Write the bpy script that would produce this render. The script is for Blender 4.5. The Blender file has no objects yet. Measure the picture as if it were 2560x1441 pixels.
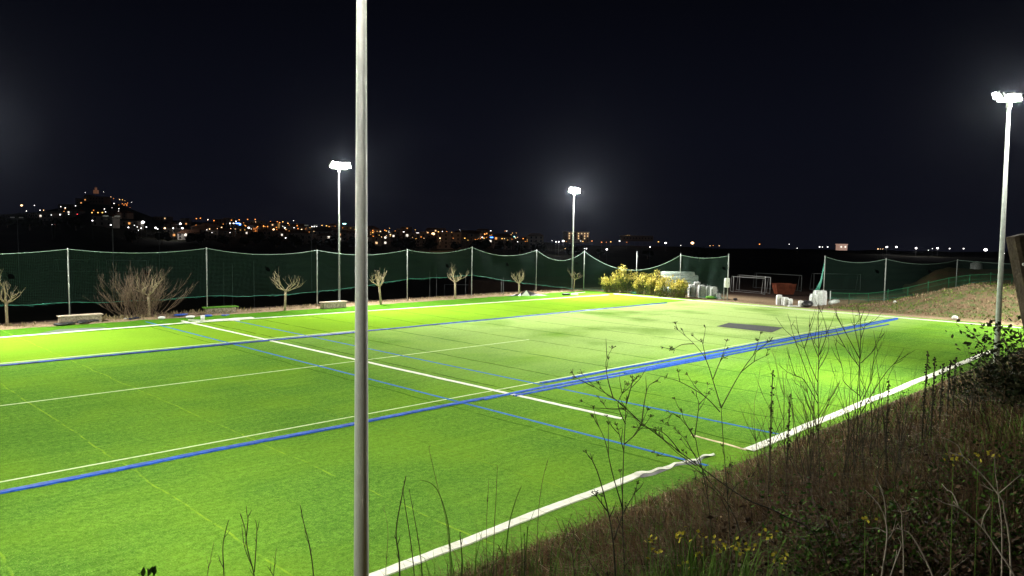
import bpy, math, random
import numpy as np
from mathutils import Vector, Matrix
random.seed(7)
C = bpy.context.scene
COL = C.collection
# ------------------------------------------------------------------ camera, sky, exposure
F, PITCH, ROLL, YAW = 1908.9, -.0723356, .0145753, .788793
EYE = Vector((0, 0, 7.0))
FW = Vector((math.cos(PITCH)*math.cos(YAW), math.cos(PITCH)*math.sin(YAW), math.sin(PITCH)))
_r = FW.cross(Vector((0, 0, 1))).normalized(); _u = _r.cross(FW)
RT = _r*math.cos(ROLL) + _u*math.sin(ROLL); UP = -_r*math.sin(ROLL) + _u*math.cos(ROLL)
cam = bpy.data.cameras.new("camera"); cam.lens = F/2560*36; cam.sensor_width = 36
cam.clip_start = .05; cam.clip_end = 6000
co = bpy.data.objects.new("camera", cam); COL.objects.link(co)
M = Matrix((RT, UP, -FW)).transposed().to_4x4(); M.translation = EYE
co.matrix_world = M; C.camera = co
C.view_settings.view_transform = 'Standard'; C.view_settings.look = 'None'
C.view_settings.exposure = 0.14; C.view_settings.gamma = 1
w = bpy.data.worlds.new("World"); C.world = w; w.use_nodes = True
nt = w.node_tree; bg = nt.nodes['Background']
tc = nt.nodes.new('ShaderNodeTexCoord'); sx = nt.nodes.new('ShaderNodeSeparateXYZ')
rp = nt.nodes.new('ShaderNodeValToRGB')
nt.links.new(tc.outputs['Generated'], sx.inputs[0]); nt.links.new(sx.outputs['Z'], rp.inputs[0])
rp.color_ramp.elements[0].position = 0.0; rp.color_ramp.elements[0].color = (.0036, .0040, .0076, 1)
rp.color_ramp.elements[1].position = .34; rp.color_ramp.elements[1].color = (.0008, .0010, .0022, 1)
e = rp.color_ramp.elements.new(.12); e.color = (.0028, .0032, .0068, 1)
nt.links.new(rp.outputs[0], bg.inputs[0]); bg.inputs[1].default_value = 1.0
HAZE = 0.000014

# ------------------------------------------------------------------ picture <-> place
def ray(px, py): return FW + RT*((px-1280)/F) - UP*((py-720.5)/F)
def gp(px, py, z=0.0):
    d = ray(px, py); return EYE + d*((z-EYE.z)/d.z)
def at(px, py, dep): return EYE + ray(px, py)*dep
def aty(px, py, y0):
    d = ray(px, py); return EYE + d*(y0/d.y)
def zat(x, y, py):                       # height at which the spot (x, y) is seen on row py
    v = -(py-720.5)/F; b = Vector((x, y, -EYE.z))
    return (v*b.dot(FW)-b.dot(UP))/(UP.z-v*FW.z)
def ss(t): t = max(0., min(1., t)); return t*t*(3-2*t)

# ------------------------------------------------------------------ terrain heights
def hn(x, y): return math.sin(x*1.3+y*.7)*.5+math.sin(x*.53-y*1.9+1)*.3+math.sin(x*2.9+y*3.1)*.2
LOWZ = -4.2
TOE = 11.35
def zg(x, y):
    z = 0.0
    te = TOE+.12*hn(x*1.3, 0)
    if y < te:
        t = te-y
        z = min(.5*t, 5.0) + min(1, t*.4)*.09*hn(x*1.1, y*1.4) - .0
        if t > 9.5: z = 4.9+.05*hn(x, y)
    if y > 61.8:
        z = LOWZ*ss((y-62.4)/30)
    elif y > 60: z = .1*ss((y-60)/.8)*(1+.8*hn(x*2, y*3))
    if x > 74:
        h = 2.5*ss((x-74.3)/10)*ss((31.5-y)/11)*(1+.04*hn(x*1.5, y*1.5))+.05*hn(x*2.2, y*2)*ss((x-75)/2)*ss((34-y)/3)
        z = max(z, h)
    return z
def ghit(px, py):
    d = ray(px, py).normalized(); t = 1.5
    while t < 250:
        p = EYE+d*t
        if p.z < zg(p.x, p.y): return Vector((p.x, p.y, zg(p.x, p.y)))
        t += .06+t*.002
    return p
PR = [(-500, 548, 535), (0, 545, 523), (100, 543, 515), (200, 545, 497), (240, 546, 479), (285, 560, 489), (330, 580, 508), (400, 583, 536),
      (500, 584, 541), (600, 586, 544), (700, 590, 549), (800, 592, 556), (900, 597, 563), (1000, 602, 568), (1100, 604, 572),
      (1200, 606, 575), (1340, 609, 590), (1420, 612, 601), (1560, 618, 601), (1800, 622, 606), (2560, 640, 617), (3000, 650, 625)]
def prof(px):
    for a, b in zip(PR, PR[1:]):
        if px <= b[0]:
            t = max(0, (px-a[0])/(b[0]-a[0])); return a[1]+(b[1]-a[1])*t, a[2]+(b[2]-a[2])*t
    return PR[-1][1], PR[-1][2]
D0, D1 = 430., 1000.
def farz(px, dep):                       # height of the far country seen in column px at forward distance dep
    lo, hi = prof(px)
    def zr(d):
        t = math.log(d/D0)/math.log(D1/D0); py = lo+(hi-lo)*t+5
        return at(px, py, d).z-5
    if dep <= 170: return LOWZ-.6
    if dep < D0: return (LOWZ-.6)+(zr(D0)-LOWZ+.6)*ss((dep-170)/(D0-170))
    if dep <= D1: return zr(dep)
    return zr(D1)-(dep-D1)*.05
def faratt(px, py):                      # where the lamp seen at (px, py) can stand in the far country
    d = D0*.75
    while d < D1*1.05:
        p = at(px, py, d)
        if p.z-farz(px, d) < 7.5: return p, farz(px, d)
        d += 6
    return p, farz(px, d)

# ------------------------------------------------------------------ materials
MATS = {}
def mat(name, col, rough=.7, spec=.3, metal=0, col2=None, nscale=3, bump=0, bscale=30, emis=None, estr=0, sampling='NONE', detail=4, trans=0, island=False):
    if name in MATS: return MATS[name]
    m = bpy.data.materials.new(name); m.use_nodes = True; t = m.node_tree; b = t.nodes['Principled BSDF']
    b.inputs['Base Color'].default_value = (*col, 1); b.inputs['Roughness'].default_value = rough
    b.inputs['Specular IOR Level'].default_value = spec; b.inputs['Metallic'].default_value = metal
    L = t.links.new
    geo = t.nodes.new('ShaderNodeNewGeometry')
    if col2 is not None:
        r = t.nodes.new('ShaderNodeValToRGB'); r.color_ramp.elements[0].color = (*col, 1); r.color_ramp.elements[1].color = (*col2, 1)
        if island: L(geo.outputs['Random Per Island'], r.inputs[0])
        else:
            n = t.nodes.new('ShaderNodeTexNoise'); n.inputs['Scale'].default_value = nscale; n.inputs['Detail'].default_value = detail
            L(geo.outputs['Position'], n.inputs['Vector'])
            r.color_ramp.elements[0].position = .36; r.color_ramp.elements[1].position = .64; L(n.outputs['Fac'], r.inputs[0])
        L(r.outputs[0], b.inputs['Base Color'])
    if bump:
        n2 = t.nodes.new('ShaderNodeTexNoise'); n2.inputs['Scale'].default_value = bscale; n2.inputs['Detail'].default_value = 6
        L(geo.outputs['Position'], n2.inputs['Vector'])
        bp = t.nodes.new('ShaderNodeBump'); bp.inputs['Strength'].default_value = bump; bp.inputs['Distance'].default_value = .05
        L(n2.outputs['Fac'], bp.inputs['Height']); L(bp.outputs[0], b.inputs['Normal'])
    if emis:
        b.inputs['Emission Color'].default_value = (*emis, 1); b.inputs['Emission Strength'].default_value = estr
        m.cycles.emission_sampling = sampling
    if trans: b.inputs['Transmission Weight'].default_value = trans
    MATS[name] = m; return m

# ------------------------------------------------------------------ mesh helpers
class MB:
    def __init__(s): s.v = []; s.f = []; s.sm = []
    def add(s, vs, fs, smooth=False):
        o = len(s.v); s.v += [tuple(v) for v in vs]; s.f += [tuple(i+o for i in f) for f in fs]; s.sm += [smooth]*len(fs); return s
    def box(s, c, size, ax=(1, 0, 0), up=(0, 0, 1), bev=0.0, jit=0):
        c = Vector(c); ax = Vector(ax).normalized(); up = Vector(up).normalized(); sd = up.cross(ax).normalized(); up = ax.cross(sd)
        hx, hy, hz = size[0]/2, size[1]/2, size[2]/2
        if bev <= 0:
            vs = [c+ax*hx*i+sd*hy*j+up*hz*k for i in (-1, 1) for j in (-1, 1) for k in (-1, 1)]
            s.add(vs, [(0, 1, 3, 2), (4, 6, 7, 5), (0, 4, 5, 1), (2, 3, 7, 6), (0, 2, 6, 4), (1, 5, 7, 3)]); return s
        rings = []
        for k, b_ in ((-1, 1), (-1, 0), (1, 0), (1, 1)):
            hz_ = hz*k if b_ else (hz-bev)*k
            x_ = hx-(bev if b_ else 0); y_ = hy-(bev if b_ else 0); q = bev*.6
            pts = [(-x_+q, -y_), (x_-q, -y_), (x_, -y_+q), (x_, y_-q), (x_-q, y_), (-x_+q, y_), (-x_, y_-q), (-x_, -y_+q)]
            rings.append([c+ax*a+sd*b+up*hz_+Vector([random.uniform(-jit, jit) for _ in range(3)]) for a, b in pts])
        vs = [p for r_ in rings for p in r_]; fs = []
        for k in range(3):
            for i in range(8): j = (i+1) % 8; fs.append((k*8+i, k*8+j, k*8+8+j, k*8+8+i))
        fs.append(tuple(range(7, -1, -1))); fs.append(tuple(range(24, 32)))
        s.add(vs, fs); return s
    def tube(s, pts, rad, n=6, cap=True, smooth=True):
        pts = [Vector(p) for p in pts]; m = len(pts)
        if not hasattr(rad, '__len__'): rad = [rad]*m
        vs = []; prev = None
        for i, p in enumerate(pts):
            d = (pts[min(i+1, m-1)]-pts[max(i-1, 0)])
            if d.length < 1e-9: d = Vector((0, 0, 1))
            d.normalize()
            a = prev-d*prev.dot(d) if prev is not None else d.orthogonal()
            if a.length < 1e-6: a = d.orthogonal()
            a.normalize(); prev = a; b = d.cross(a)
            for k in range(n):
                t = 2*math.pi*k/n; vs.append(p+(a*math.cos(t)+b*math.sin(t))*rad[i])
        fs = [(i*n+k, i*n+(k+1) % n, (i+1)*n+(k+1) % n, (i+1)*n+k) for i in range(m-1) for k in range(n)]
        if cap and n > 2: fs += [tuple(range(n-1, -1, -1)), tuple(range((m-1)*n, m*n))]
        s.add(vs, fs, smooth); return s
    def ball(s, c, r, nu=8, nv=5, sc=(1, 1, 1), jit=0):
        c = Vector(c); vs = [c+Vector((0, 0, -r*sc[2]))]
        for j in range(1, nv):
            t = math.pi*j/nv
            for i in range(nu):
                a = 2*math.pi*i/nu; k = 1+random.uniform(-jit, jit)
                vs.append(c+Vector((math.sin(t)*math.cos(a)*sc[0], math.sin(t)*math.sin(a)*sc[1], -math.cos(t)*sc[2]))*r*k)
        vs.append(c+Vector((0, 0, r*sc[2]))); fs = []
        for i in range(nu):
            k = (i+1) % nu; fs.append((0, 1+k, 1+i)); fs.append((len(vs)-1, 1+(nv-2)*nu+i, 1+(nv-2)*nu+k))
            for j in range(nv-2): fs.append((1+j*nu+i, 1+j*nu+k, 1+(j+1)*nu+k, 1+(j+1)*nu+i))
        s.add(vs, fs, True); return s
    def leaf(s, p, d, nrm, L, W):
        p = Vector(p); d = Vector(d).normalized(); sd = d.cross(Vector(nrm))
        if sd.length < 1e-4: sd = d.orthogonal()
        sd.normalize(); up = sd.cross(d)
        s.add([p, p+d*L*.5+sd*W*.5+up*W*.1, p+d*L, p+d*L*.5-sd*W*.5+up*W*.1], [(0, 1, 2, 3)]); return s
    def build(s, name, m, parent=None, loc=None):
        o_ = Vector(loc) if loc is not None else (parent.matrix_world.translation if parent else Vector((0, 0, 0)))
        if parent is not None: o_ = root_loc(parent)
        me = bpy.data.meshes.new(name)
        arr = np.array(s.v, dtype=np.float32).reshape(-1, 3)-np.array(o_, dtype=np.float32)
        me.from_pydata(arr.tolist(), [], s.f)
        me.polygons.foreach_set('use_smooth', s.sm); me.materials.append(m); me.update()
        o = bpy.data.objects.new(name, me); COL.objects.link(o)
        if parent: o.parent = parent
        else: o.location = o_
        return o
def root_loc(o):
    l = Vector(o.location)
    while o.parent: o = o.parent; l += o.location
    return l
def tag(o, label=None, cat=None, group=None, kind=None):
    if label: o['label'] = label
    if cat: o['category'] = cat
    if group: o['group'] = group
    if kind: o['kind'] = kind
    return o
def empty(name, loc, label, cat, group=None):
    o = bpy.data.objects.new(name, None); COL.objects.link(o); o.location = loc; o.empty_display_size = .2
    return tag(o, label, cat, group)
def copy_tree(o, parent=None):
    c = o.copy(); COL.objects.link(c); c.parent = parent
    for ch in list(o.children): copy_tree(ch, c)
    return c
def nparray_mesh(name, v, f, m, n_per):
    me = bpy.data.meshes.new(name); nv = len(v); nf = len(f)
    me.vertices.add(nv); me.vertices.foreach_set('co', v.astype(np.float32).ravel())
    me.loops.add(nf*n_per); me.loops.foreach_set('vertex_index', f.astype(np.int32).ravel())
    me.polygons.add(nf); me.polygons.foreach_set('loop_start', np.arange(nf, dtype=np.int32)*n_per)
    me.polygons.foreach_set('loop_total', np.full(nf, n_per, dtype=np.int32)); me.materials.append(m); me.update(calc_edges=True)
    o = bpy.data.objects.new(name, me); COL.objects.link(o); return o

# ------------------------------------------------------------------ ground
def ground_material():
    m = bpy.data.materials.new('earth'); m.use_nodes = True; t = m.node_tree; b = t.nodes['Principled BSDF']; L = t.links.new
    g = t.nodes.new('ShaderNodeNewGeometry'); b.inputs['Roughness'].default_value = .95; b.inputs['Specular IOR Level'].default_value = .1
    def noise(sc, d=5):
        n = t.nodes.new('ShaderNodeTexNoise'); n.inputs['Scale'].default_value = sc; n.inputs['Detail'].default_value = d; L(g.outputs['Position'], n.inputs['Vector']); return n.outputs['Fac']
    def mx(f, a, c):
        x = t.nodes.new('ShaderNodeMixRGB')
        if isinstance(f, float): x.inputs[0].default_value = f
        else: L(f, x.inputs[0])
        for i, q in ((1, a), (2, c)):
            if isinstance(q, tuple): x.inputs[i].default_value = (*q, 1)
            else: L(q, x.inputs[i])
        return x.outputs[0]
    def rng(src, a, c):
        r = t.nodes.new('ShaderNodeMapRange'); r.inputs[1].default_value = a; r.inputs[2].default_value = c; L(src, r.inputs[0]); return r.outputs[0]
    def mul(a, c):
        q = t.nodes.new('ShaderNodeMath'); q.operation = 'MULTIPLY'; L(a, q.inputs[0]); L(c, q.inputs[1]); return q.outputs[0]
    sp = t.nodes.new('ShaderNodeSeparateXYZ'); L(g.outputs['Position'], sp.inputs[0])
    sand = mx(rng(noise(9), .35, .7), (.20, .135, .08), (.36, .27, .18))
    bank = mx(rng(noise(2.2), .35, .65), (.05, .034, .018), (.13, .09, .05))
    bank = mx(rng(noise(1.1), .5, .62), bank, (.035, .06, .015))
    low = mx(rng(noise(.4), .3, .7), (.05, .032, .024), (.09, .06, .045))
    isb = rng(sp.outputs['Y'], 12.5, 11.2)                       # vegetated bank beside the near touchline
    c = mx(isb, sand, bank)
    c = mx(rng(sp.outputs['Y'], 63.3, 64.2), c, low)              # dark yard behind the far net
    # slope behind the goal line: dry weeds, a bare path along the top
    slope = mx(rng(noise(1.6, 6), .42, .6), (.17, .115, .07), (.10, .12, .045))
    msk = mul(rng(sp.outputs['X'], 74.8, 75.6), rng(sp.outputs['Y'], 33.5, 31.5))
    c = mx(msk, c, slope)
    far = mul(rng(sp.outputs['X'], 79, 84), rng(sp.outputs['Y'], 33.5, 36.5))
    c = mx(far, c, (.035, .02, .014))
    L(c, b.inputs['Base Color'])
    bp = t.nodes.new('ShaderNodeBump'); bp.inputs['Strength'].default_value = .9; bp.inputs['Distance'].default_value = .12
    L(noise(7, 8), bp.inputs['Height']); L(bp.outputs[0], b.inputs['Normal'])
    return m
X0, X1, Y0, Y1, ST = -46, 134, -14, 84, .5
nx, ny = int((X1-X0)/ST)+1, int((Y1-Y0)/ST)+1
g = MB()
TX0, TX1, TY0, TY1 = -45., 73.2, TOE, 60.6
for j in range(ny):
    for i in range(nx):
        x, y = X0+i*ST, Y0+j*ST
        z = zg(x, y)-.03
        g.v.append((x, y, z))
for j in range(ny-1):
    for i in range(nx-1):
        a = j*nx+i; g.f.append((a, a+1, a+nx+1, a+nx)); g.sm.append(True)
tag(g.build('ground', ground_material()), kind='structure')
# far country, one sheet out to the horizon
t = MB(); deps = [60, 80, 100, 130, 165, 210, 270, 340, 430, 480, 540, 610, 700, 790, 890, 1000, 1150, 1500, 2200]
pxs = list(range(-900, 3500, 40))
for px in pxs:
    for d in deps:
        q = at(px, 580, d); z = farz(px, d)+(random.uniform(-.8, .8) if d > 250 else 0)
        if X0 < q.x < X1 and Y0 < q.y < Y1: z = LOWZ-1.2
        t.v.append((q.x, q.y, z))
n = len(deps)
for i in range(len(pxs)-1):
    for j in range(n-1):
        a = i*n+j; t.f.append((a, a+n, a+n+1, a+1)); t.sm.append(True)
tag(t.build('hills', mat('far_earth', (.02, .022, .014), .95, .05, col2=(.035, .035, .022), nscale=.02)), kind='structure')

# ------------------------------------------------------------------ turf
def turf_material():
    m = bpy.data.materials.new('artificial_turf'); m.use_nodes = True; t = m.node_tree; b = t.nodes['Principled BSDF']; L = t.links.new
    g = t.nodes.new('ShaderNodeNewGeometry'); sp = t.nodes.new('ShaderNodeSeparateXYZ'); L(g.outputs['Position'], sp.inputs[0])
    def math_(op, a, c=None, d=None):
        q = t.nodes.new('ShaderNodeMath'); q.operation = op
        for i, z in enumerate((a, c, d)):
            if z is None: continue
            if isinstance(z, (int, float)): q.inputs[i].default_value = z
            else: L(z, q.inputs[i])
        return q.outputs[0]
    def noise(sc, d=4, vec=None, rough=.5):
        n = t.nodes.new('ShaderNodeTexNoise'); n.inputs['Scale'].default_value = sc; n.inputs['Detail'].default_value = d; n.inputs['Roughness'].default_value = rough
        L(vec or g.outputs['Position'], n.inputs['Vector']); return n.outputs['Fac']
    def rng(src, a, c, lo=0., hi=1.):
        r = t.nodes.new('ShaderNodeMapRange'); r.inputs[1].default_value = a; r.inputs[2].default_value = c
        r.inputs[3].default_value = lo; r.inputs[4].default_value = hi; L(src, r.inputs[0]); return r.outputs[0]
    def mx(f, a, c):
        x = t.nodes.new('ShaderNodeMixRGB')
        if isinstance(f, float): x.inputs[0].default_value = f
        else: L(f, x.inputs[0])
        for i, q in ((1, a), (2, c)):
            if isinstance(q, tuple): x.inputs[i].default_value = (*q, 1)
            else: L(q, x.inputs[i])
        return x.outputs[0]
    X, Y = sp.outputs['X'], sp.outputs['Y']
    mp = t.nodes.new('ShaderNodeMapping'); mp.inputs['Scale'].default_value = (.25, 2.2, 1); L(g.outputs['Position'], mp.inputs['Vector'])
    streak = noise(1.0, 4, mp.outputs[0])
    fine = noise(6, 10, None, .85); grit = noise(26, 4, None, .85); big = noise(.22, 3)
    c = mx(rng(fine, .40, .58), GREEN_A, GREEN_B)
    c = mx(math_('MULTIPLY', rng(grit, .52, .66), .7), c, GREEN_C)
    c = mx(math_('MULTIPLY', rng(noise(38, 2, None, .6), .66, .71), .85), c, (.55, .66, .26))
    c = mx(math_('MULTIPLY', rng(streak, .35, .68), .30), c, GREEN_A)
    c = mx(math_('MULTIPLY', rng(big, .4, .65), .25), c, GREEN_D)
    # side strip beyond the far blue line: yellower pile colour
    c = mx(math_('MULTIPLY', rng(Y, 44.9, 45.3), .55), c, GREEN_D)
    c = mx(rng(Y, 55.7, 55.9), c, mx(rng(fine, .3, .7), (.05, .15, .012), (.08, .21, .016)))
    # pale sand already brushed into the middle rolls towards the far goal
    sx_ = rng(X, 20, 50); sy_ = math_('MULTIPLY', rng(Y, 19.5, 28), rng(Y, 44.9, 44.4))
    k = math_('MULTIPLY', math_('MULTIPLY', sx_, sy_), rng(noise(.16, 4), .24, .5))
    spk = rng(noise(7, 9, None, .88), .42, .56)
    k2 = math_('MULTIPLY', k, math_('MULTIPLY_ADD', spk, .5, .5))
    c = mx(math_('MULTIPLY', k2, .95), c, (.46, .60, .22))
    # roll seams across the pitch
    sm = math_('ABSOLUTE', math_('SUBTRACT', math_('MODULO', math_('ADD', math_('ADD', X, 200*4.05-7.5+2.025), math_('MULTIPLY', math_('SUBTRACT', noise(.5, 3), .5), .35)), 4.05), 2.025))
    seam = math_('MULTIPLY', rng(sm, .075, .03), rng(noise(.9, 3), .30, .46))
    lightseam = math_('MULTIPLY', math_('MULTIPLY', rng(sm, .04, .012), rng(noise(2.2, 5), .36, .58)), rng(X, 18, 14)); darkseam = math_('MULTIPLY', seam, rng(X, 14, 22))
    c = mx(math_('MULTIPLY', darkseam, .9), c, (.028, .075, .008))
    c = mx(math_('MULTIPLY', lightseam, .5), c, (.30, .46, .03))
    L(c, b.inputs['Base Color'])
    b.inputs['Roughness'].default_value = .7; b.inputs['Specular IOR Level'].default_value = .0
    hsum = math_('ADD', fine, math_('MULTIPLY', grit, .6))
    bp = t.nodes.new('ShaderNodeBump'); bp.inputs['Strength'].default_value = .75; bp.inputs['Distance'].default_value = .035
    L(hsum, bp.inputs['Height']); L(bp.outputs[0], b.inputs['Normal'])
    return m
GREEN_A, GREEN_B, GREEN_C, GREEN_D = (.034, .098, .011), (.116, .268, .030), (.31, .48, .09), (.20, .36, .018)
g = MB(); SX = [TX0+i*.8 for i in range(int((TX1-TX0)/.8)+1)]
SX[-1] = TX1
top = []
for x in SX:
    yn = TOE-.25+.14*math.sin(x*.9)+.07*math.sin(x*2.7); yf = 60.45+.16*math.sin(x*.7)+.1*math.sin(x*2.1)
    g.v += [(x, yn, -.12), (x, yn, 0), (x, (yn+yf)/2, 0), (x, yf, 0), (x, yf, -.05)]
for i in range(len(SX)-1):
    for k in range(4): a = i*5+k; g.f.append((a, a+5, a+6, a+1)); g.sm.append(False)
tag(g.build('sports_field', turf_material()), kind='structure')

# ------------------------------------------------------------------ strips and lines lying on the turf
WHITE = mat('white_turf', (.62, .62, .52), .8, .1, col2=(.78, .78, .68), nscale=6, bump=.4, bscale=60)
BLUE = mat('blue_turf', (.006, .042, .24), .7, .15, col2=(.014, .085, .42), nscale=5, bump=.5, bscale=50)
BLUED = mat('dark_blue_turf', (.008, .028, .13), .7, .2, col2=(.012, .06, .30), nscale=3, bump=.5, bscale=50)
BLUEL = mat('blue_line_turf', (.010, .085, .32), .75, .1, col2=(.02, .14, .42), nscale=9, bump=.4, bscale=60)
PALE = mat('pale_line', (.44, .54, .28), .8, .05, col2=(.58, .66, .40), nscale=4)
BACK = mat('grey_backing', (.12, .12, .12), .8, .2, col2=(.2, .2, .2), nscale=4)
PEACH = mat('glue_line', (.50, .36, .22), .8, .1, col2=(.66, .56, .40), nscale=5)
def strip(name, a, b, wd, m, z, th=.012, wav=.0, wl=3., label=None, cat='turf strip', kind=None, seed=0, zw=0.0, rag=0.0, group=None):
    rs = random.Random(seed+1); a = Vector((a[0], a[1], 0)); b = Vector((b[0], b[1], 0)); L_ = (b-a).length; d = (b-a)/L_; nn = Vector((-d.y, d.x, 0))
    n = max(2, int(L_/.35)); mb = MB(); ph = rs.uniform(0, 6)
    for i in range(n+1):
        s = L_*i/n; off = wav*(math.sin(s*2*math.pi/wl+ph)+.5*math.sin(s*5.1/wl+ph*2)); c = a+d*s+nn*off
        zz = z+zw*(1+math.sin(s*3.1+ph)*math.sin(s*1.3))
        l = wd/2+rs.uniform(-rag, rag); r = wd/2+rs.uniform(-rag, rag)
        mb.v += [tuple(c-nn*l+Vector((0, 0, z*.3))), tuple(c-nn*(l-.006)+Vector((0, 0, zz+th))), tuple(c+Vector((0, 0, zz+th*1.2))), tuple(c+nn*(r-.006)+Vector((0, 0, zz+th))), tuple(c+nn*r+Vector((0, 0, z*.3)))]
    for i in range(n):
        for k in range(4): q = i*5+k; mb.f.append((q, q+5, q+6, q+1)); mb.sm.append(False)
    o = mb.build(name, m, loc=(a.x, a.y, 0))
    if kind: tag(o, kind=kind)
    else: tag(o, label, cat, group)
    return o
GS = 'turf strips laid out on the pitch'
def xy(px, py): p = gp(px, py); return (p.x, p.y)
# thin woven-in lines
strip('pale_strip', (-40, 24.28), (71, 24.28), .09, PALE, .004, .003, label='thin pale yellow-green line running beside the near blue strips', cat='pitch line')
strip('pale_strip', (-40, 34.9), (36, 34.6), .10, PALE, .004, .003, label='thin pale line running along the middle of the pitch', cat='pitch line')
strip('blue_marking', xy(365, 805), xy(1770, 1165), .14, BLUEL, .008, .004, label='narrow blue line across the pitch left of the white halfway line', cat='pitch line')
strip('blue_marking', xy(570, 799), xy(1945, 1086), .14, BLUEL, .008, .004, label='narrow blue line across the pitch right of the white halfway line', cat='pitch line')
strip('halfway_line', xy(455, 803), xy(1555, 1048), .22, WHITE, .012, .012, .008, 4, 'white halfway strip crossing the pitch and ending loose before the near touchline', rag=.012, seed=3)
strip('touchline', xy(-420, 878), xy(500, 805), .40, WHITE, .012, .012, .015, 5, 'long white far touchline strip left of the halfway line', rag=.02, seed=4)
strip('touchline', xy(462, 809), xy(1522, 738), .26, WHITE, .02, .02, .02, 5, 'long white far touchline strip right of the halfway line', rag=.02, seed=5)
strip('goal_line', xy(1535, 735.5), xy(2580, 823), .5, WHITE, .015, .02, .03, 7, 'broad white goal line strip along the far right end of the turf', rag=.05, seed=6)
strip('loose_white_strip', xy(470, 802), xy(600, 803), .16, WHITE, .03, .03, .06, 3, 'short white offcut lying askew across the far end of the halfway line', seed=7)
strip('loose_white_strip', xy(520, 803), xy(632, 796), .6, WHITE, .03, .04, .06, 4, 'bunched white strip heap beside the far end of the halfway line', rag=.12, seed=8)
strip('near_touchline', xy(560, 1590), xy(1600, 1187), .30, WHITE, .014, .02, .02, 5, 'wide white near touchline strip crossing the bottom of the picture', rag=.012, seed=9)
strip('near_touchline', xy(1870, 1127), xy(2484, 876), .36, WHITE, .014, .02, .02, 6, 'wide white near touchline strip running away to the right mast', rag=.008, seed=10)
strip('glue_line', xy(1730, 1088), xy(1868, 1126), .13, PEACH, .008, .006, .03, 2, 'short peach coloured line joining the corner of the near touchline', rag=.015, seed=11, cat='pitch line')
# the loose, rippled end of the near touchline, showing its grey backing
a = Vector((*xy(1590, 1191), 0)); b = Vector((*xy(1785, 1138), 0)); d = (b-a).normalized(); nn = Vector((-d.y, d.x, 0)); L_ = (b-a).length
r = empty('rippled_strip', a, 'rippled loose end of white strip showing its grey backing near the corner', 'turf strip')
mb = MB(); mb2 = MB(); n = 44
for i in range(n+1):
    s = L_*i/n; c = a+d*s+nn*(.045*math.sin(s*4.2)+.02*math.sin(s*7)); h = .02+.025*(1+math.sin(s*8.5)); tw = .20+.06*math.sin(s*6)-.03*s
    mb.v += [tuple(c-nn*tw*.6+Vector((0, 0, h))), tuple(c+Vector((0, 0, h+.03))), tuple(c+nn*tw*.6+Vector((0, 0, h*.5)))]
    mb2.v += [tuple(c-nn*(tw*.6+.01)+Vector((0, 0, h-.008))), tuple(c-nn*(tw*.6+.09+.09*math.sin(s*3.3))+Vector((0, 0, .012)))]
for i in range(n):
    for k in range(2): q = i*3+k; mb.f.append((q, q+3, q+4, q+1)); mb.sm.append(True)
    q = i*2; mb2.f.append((q, q+2, q+3, q+1)); mb2.sm.append(True)
mb.build('pile', WHITE, r); mb2.build('backing', BACK, r)
# blue strips
B1 = mat('blue_b', (.008, .055, .30), .65, .2, col2=(.018, .10, .46), nscale=8, bump=.5, bscale=40)
strip('blue_strip', (-38, 23.2), xy(1248, 990), .25, BLUE, .02, .03, .03, 9, 'long royal blue strip running in from the lower left to the halfway line', rag=.02, seed=21)
strip('blue_strip', xy(1207, 1000), xy(2245, 799), .16, B1, .025, .04, .03, 9, 'middle royal blue strip of the bundle right of the halfway line', rag=.02, seed=22)
strip('blue_strip', xy(1284, 991), xy(2220, 812), .16, BLUE, .02, .03, .03, 8, 'nearest royal blue strip of the bundle right of the halfway line', rag=.02, seed=23)
strip('blue_strip', xy(1352, 960), xy(2242, 797), .16, BLUE, .03, .04, .03, 7, 'farthest royal blue strip of the bundle, starting beside the narrow blue line', rag=.02, seed=24)
strip('blue_strip', xy(1560, 938), xy(2050, 836), .13, B1, .06, .04, .05, 7, 'blue strip lying on top between the others of the bundle', rag=.02, seed=25)
strip('blue_strip', (-38, 45.25), xy(900, 831), .34, BLUED, .02, .035, .03, 9, 'dark blue rolled strip along the far side, left of the near mast', rag=.02, seed=26)
strip('blue_strip', xy(455, 872), xy(1665, 758), .30, BLUED, .02, .035, .04, 9, 'dark blue rolled strip along the far side, right of the near mast', rag=.02, seed=27)
strip('pale_strip', (-38, 45.75), xy(900, 826), .14, PALE, .006, .006, .02, 9, 'painted pale highlight beside the dark blue strip left of the near mast', 'pitch line', seed=28)  # whitish highlight on the dark blue strip, laid as a pale line
strip('pale_strip', xy(1100, 812), xy(1660, 759), .22, mat('pale_blue_highlight', (.14, .33, .5), .6, .4), .006, .006, .02, 9, 'painted pale blue highlight beside the dark strip towards the far goal', 'pitch line', seed=28)  # the same highlight further right, laid as a pale blue line
# mats
def sheet(name, cs, m, label, cat, z=.02, sub=8, wob=.02):
    p = [Vector((*c, 0)) for c in cs]; mb = MB()
    for i in range(sub+1):
        for j in range(sub+1):
            u, v = i/sub, j/sub; q = (p[0]*(1-u)+p[1]*u)*(1-v)+(p[3]*(1-u)+p[2]*u)*v
            mb.v.append((q.x, q.y, z+wob*random.random()*(1 if 0 < i < sub and 0 < j < sub else .2)))
    for i in range(sub):
        for j in range(sub): a = i*(sub+1)+j; mb.f.append((a, a+sub+1, a+sub+2, a+1)); mb.sm.append(True)
    return tag(mb.build(name, m, loc=(p[0].x, p[0].y, 0)), label, cat)
GREY = mat('grey_felt', (.045, .05, .05), .9, .1, col2=(.07, .075, .075), nscale=8)
sheet('grey_mat', [xy(1791, 817), xy(1822, 808), xy(1958, 820), xy(1930, 832)], GREY, 'dark grey rectangular mat lying alone on the pale turf', 'mat', wob=.0)
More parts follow.
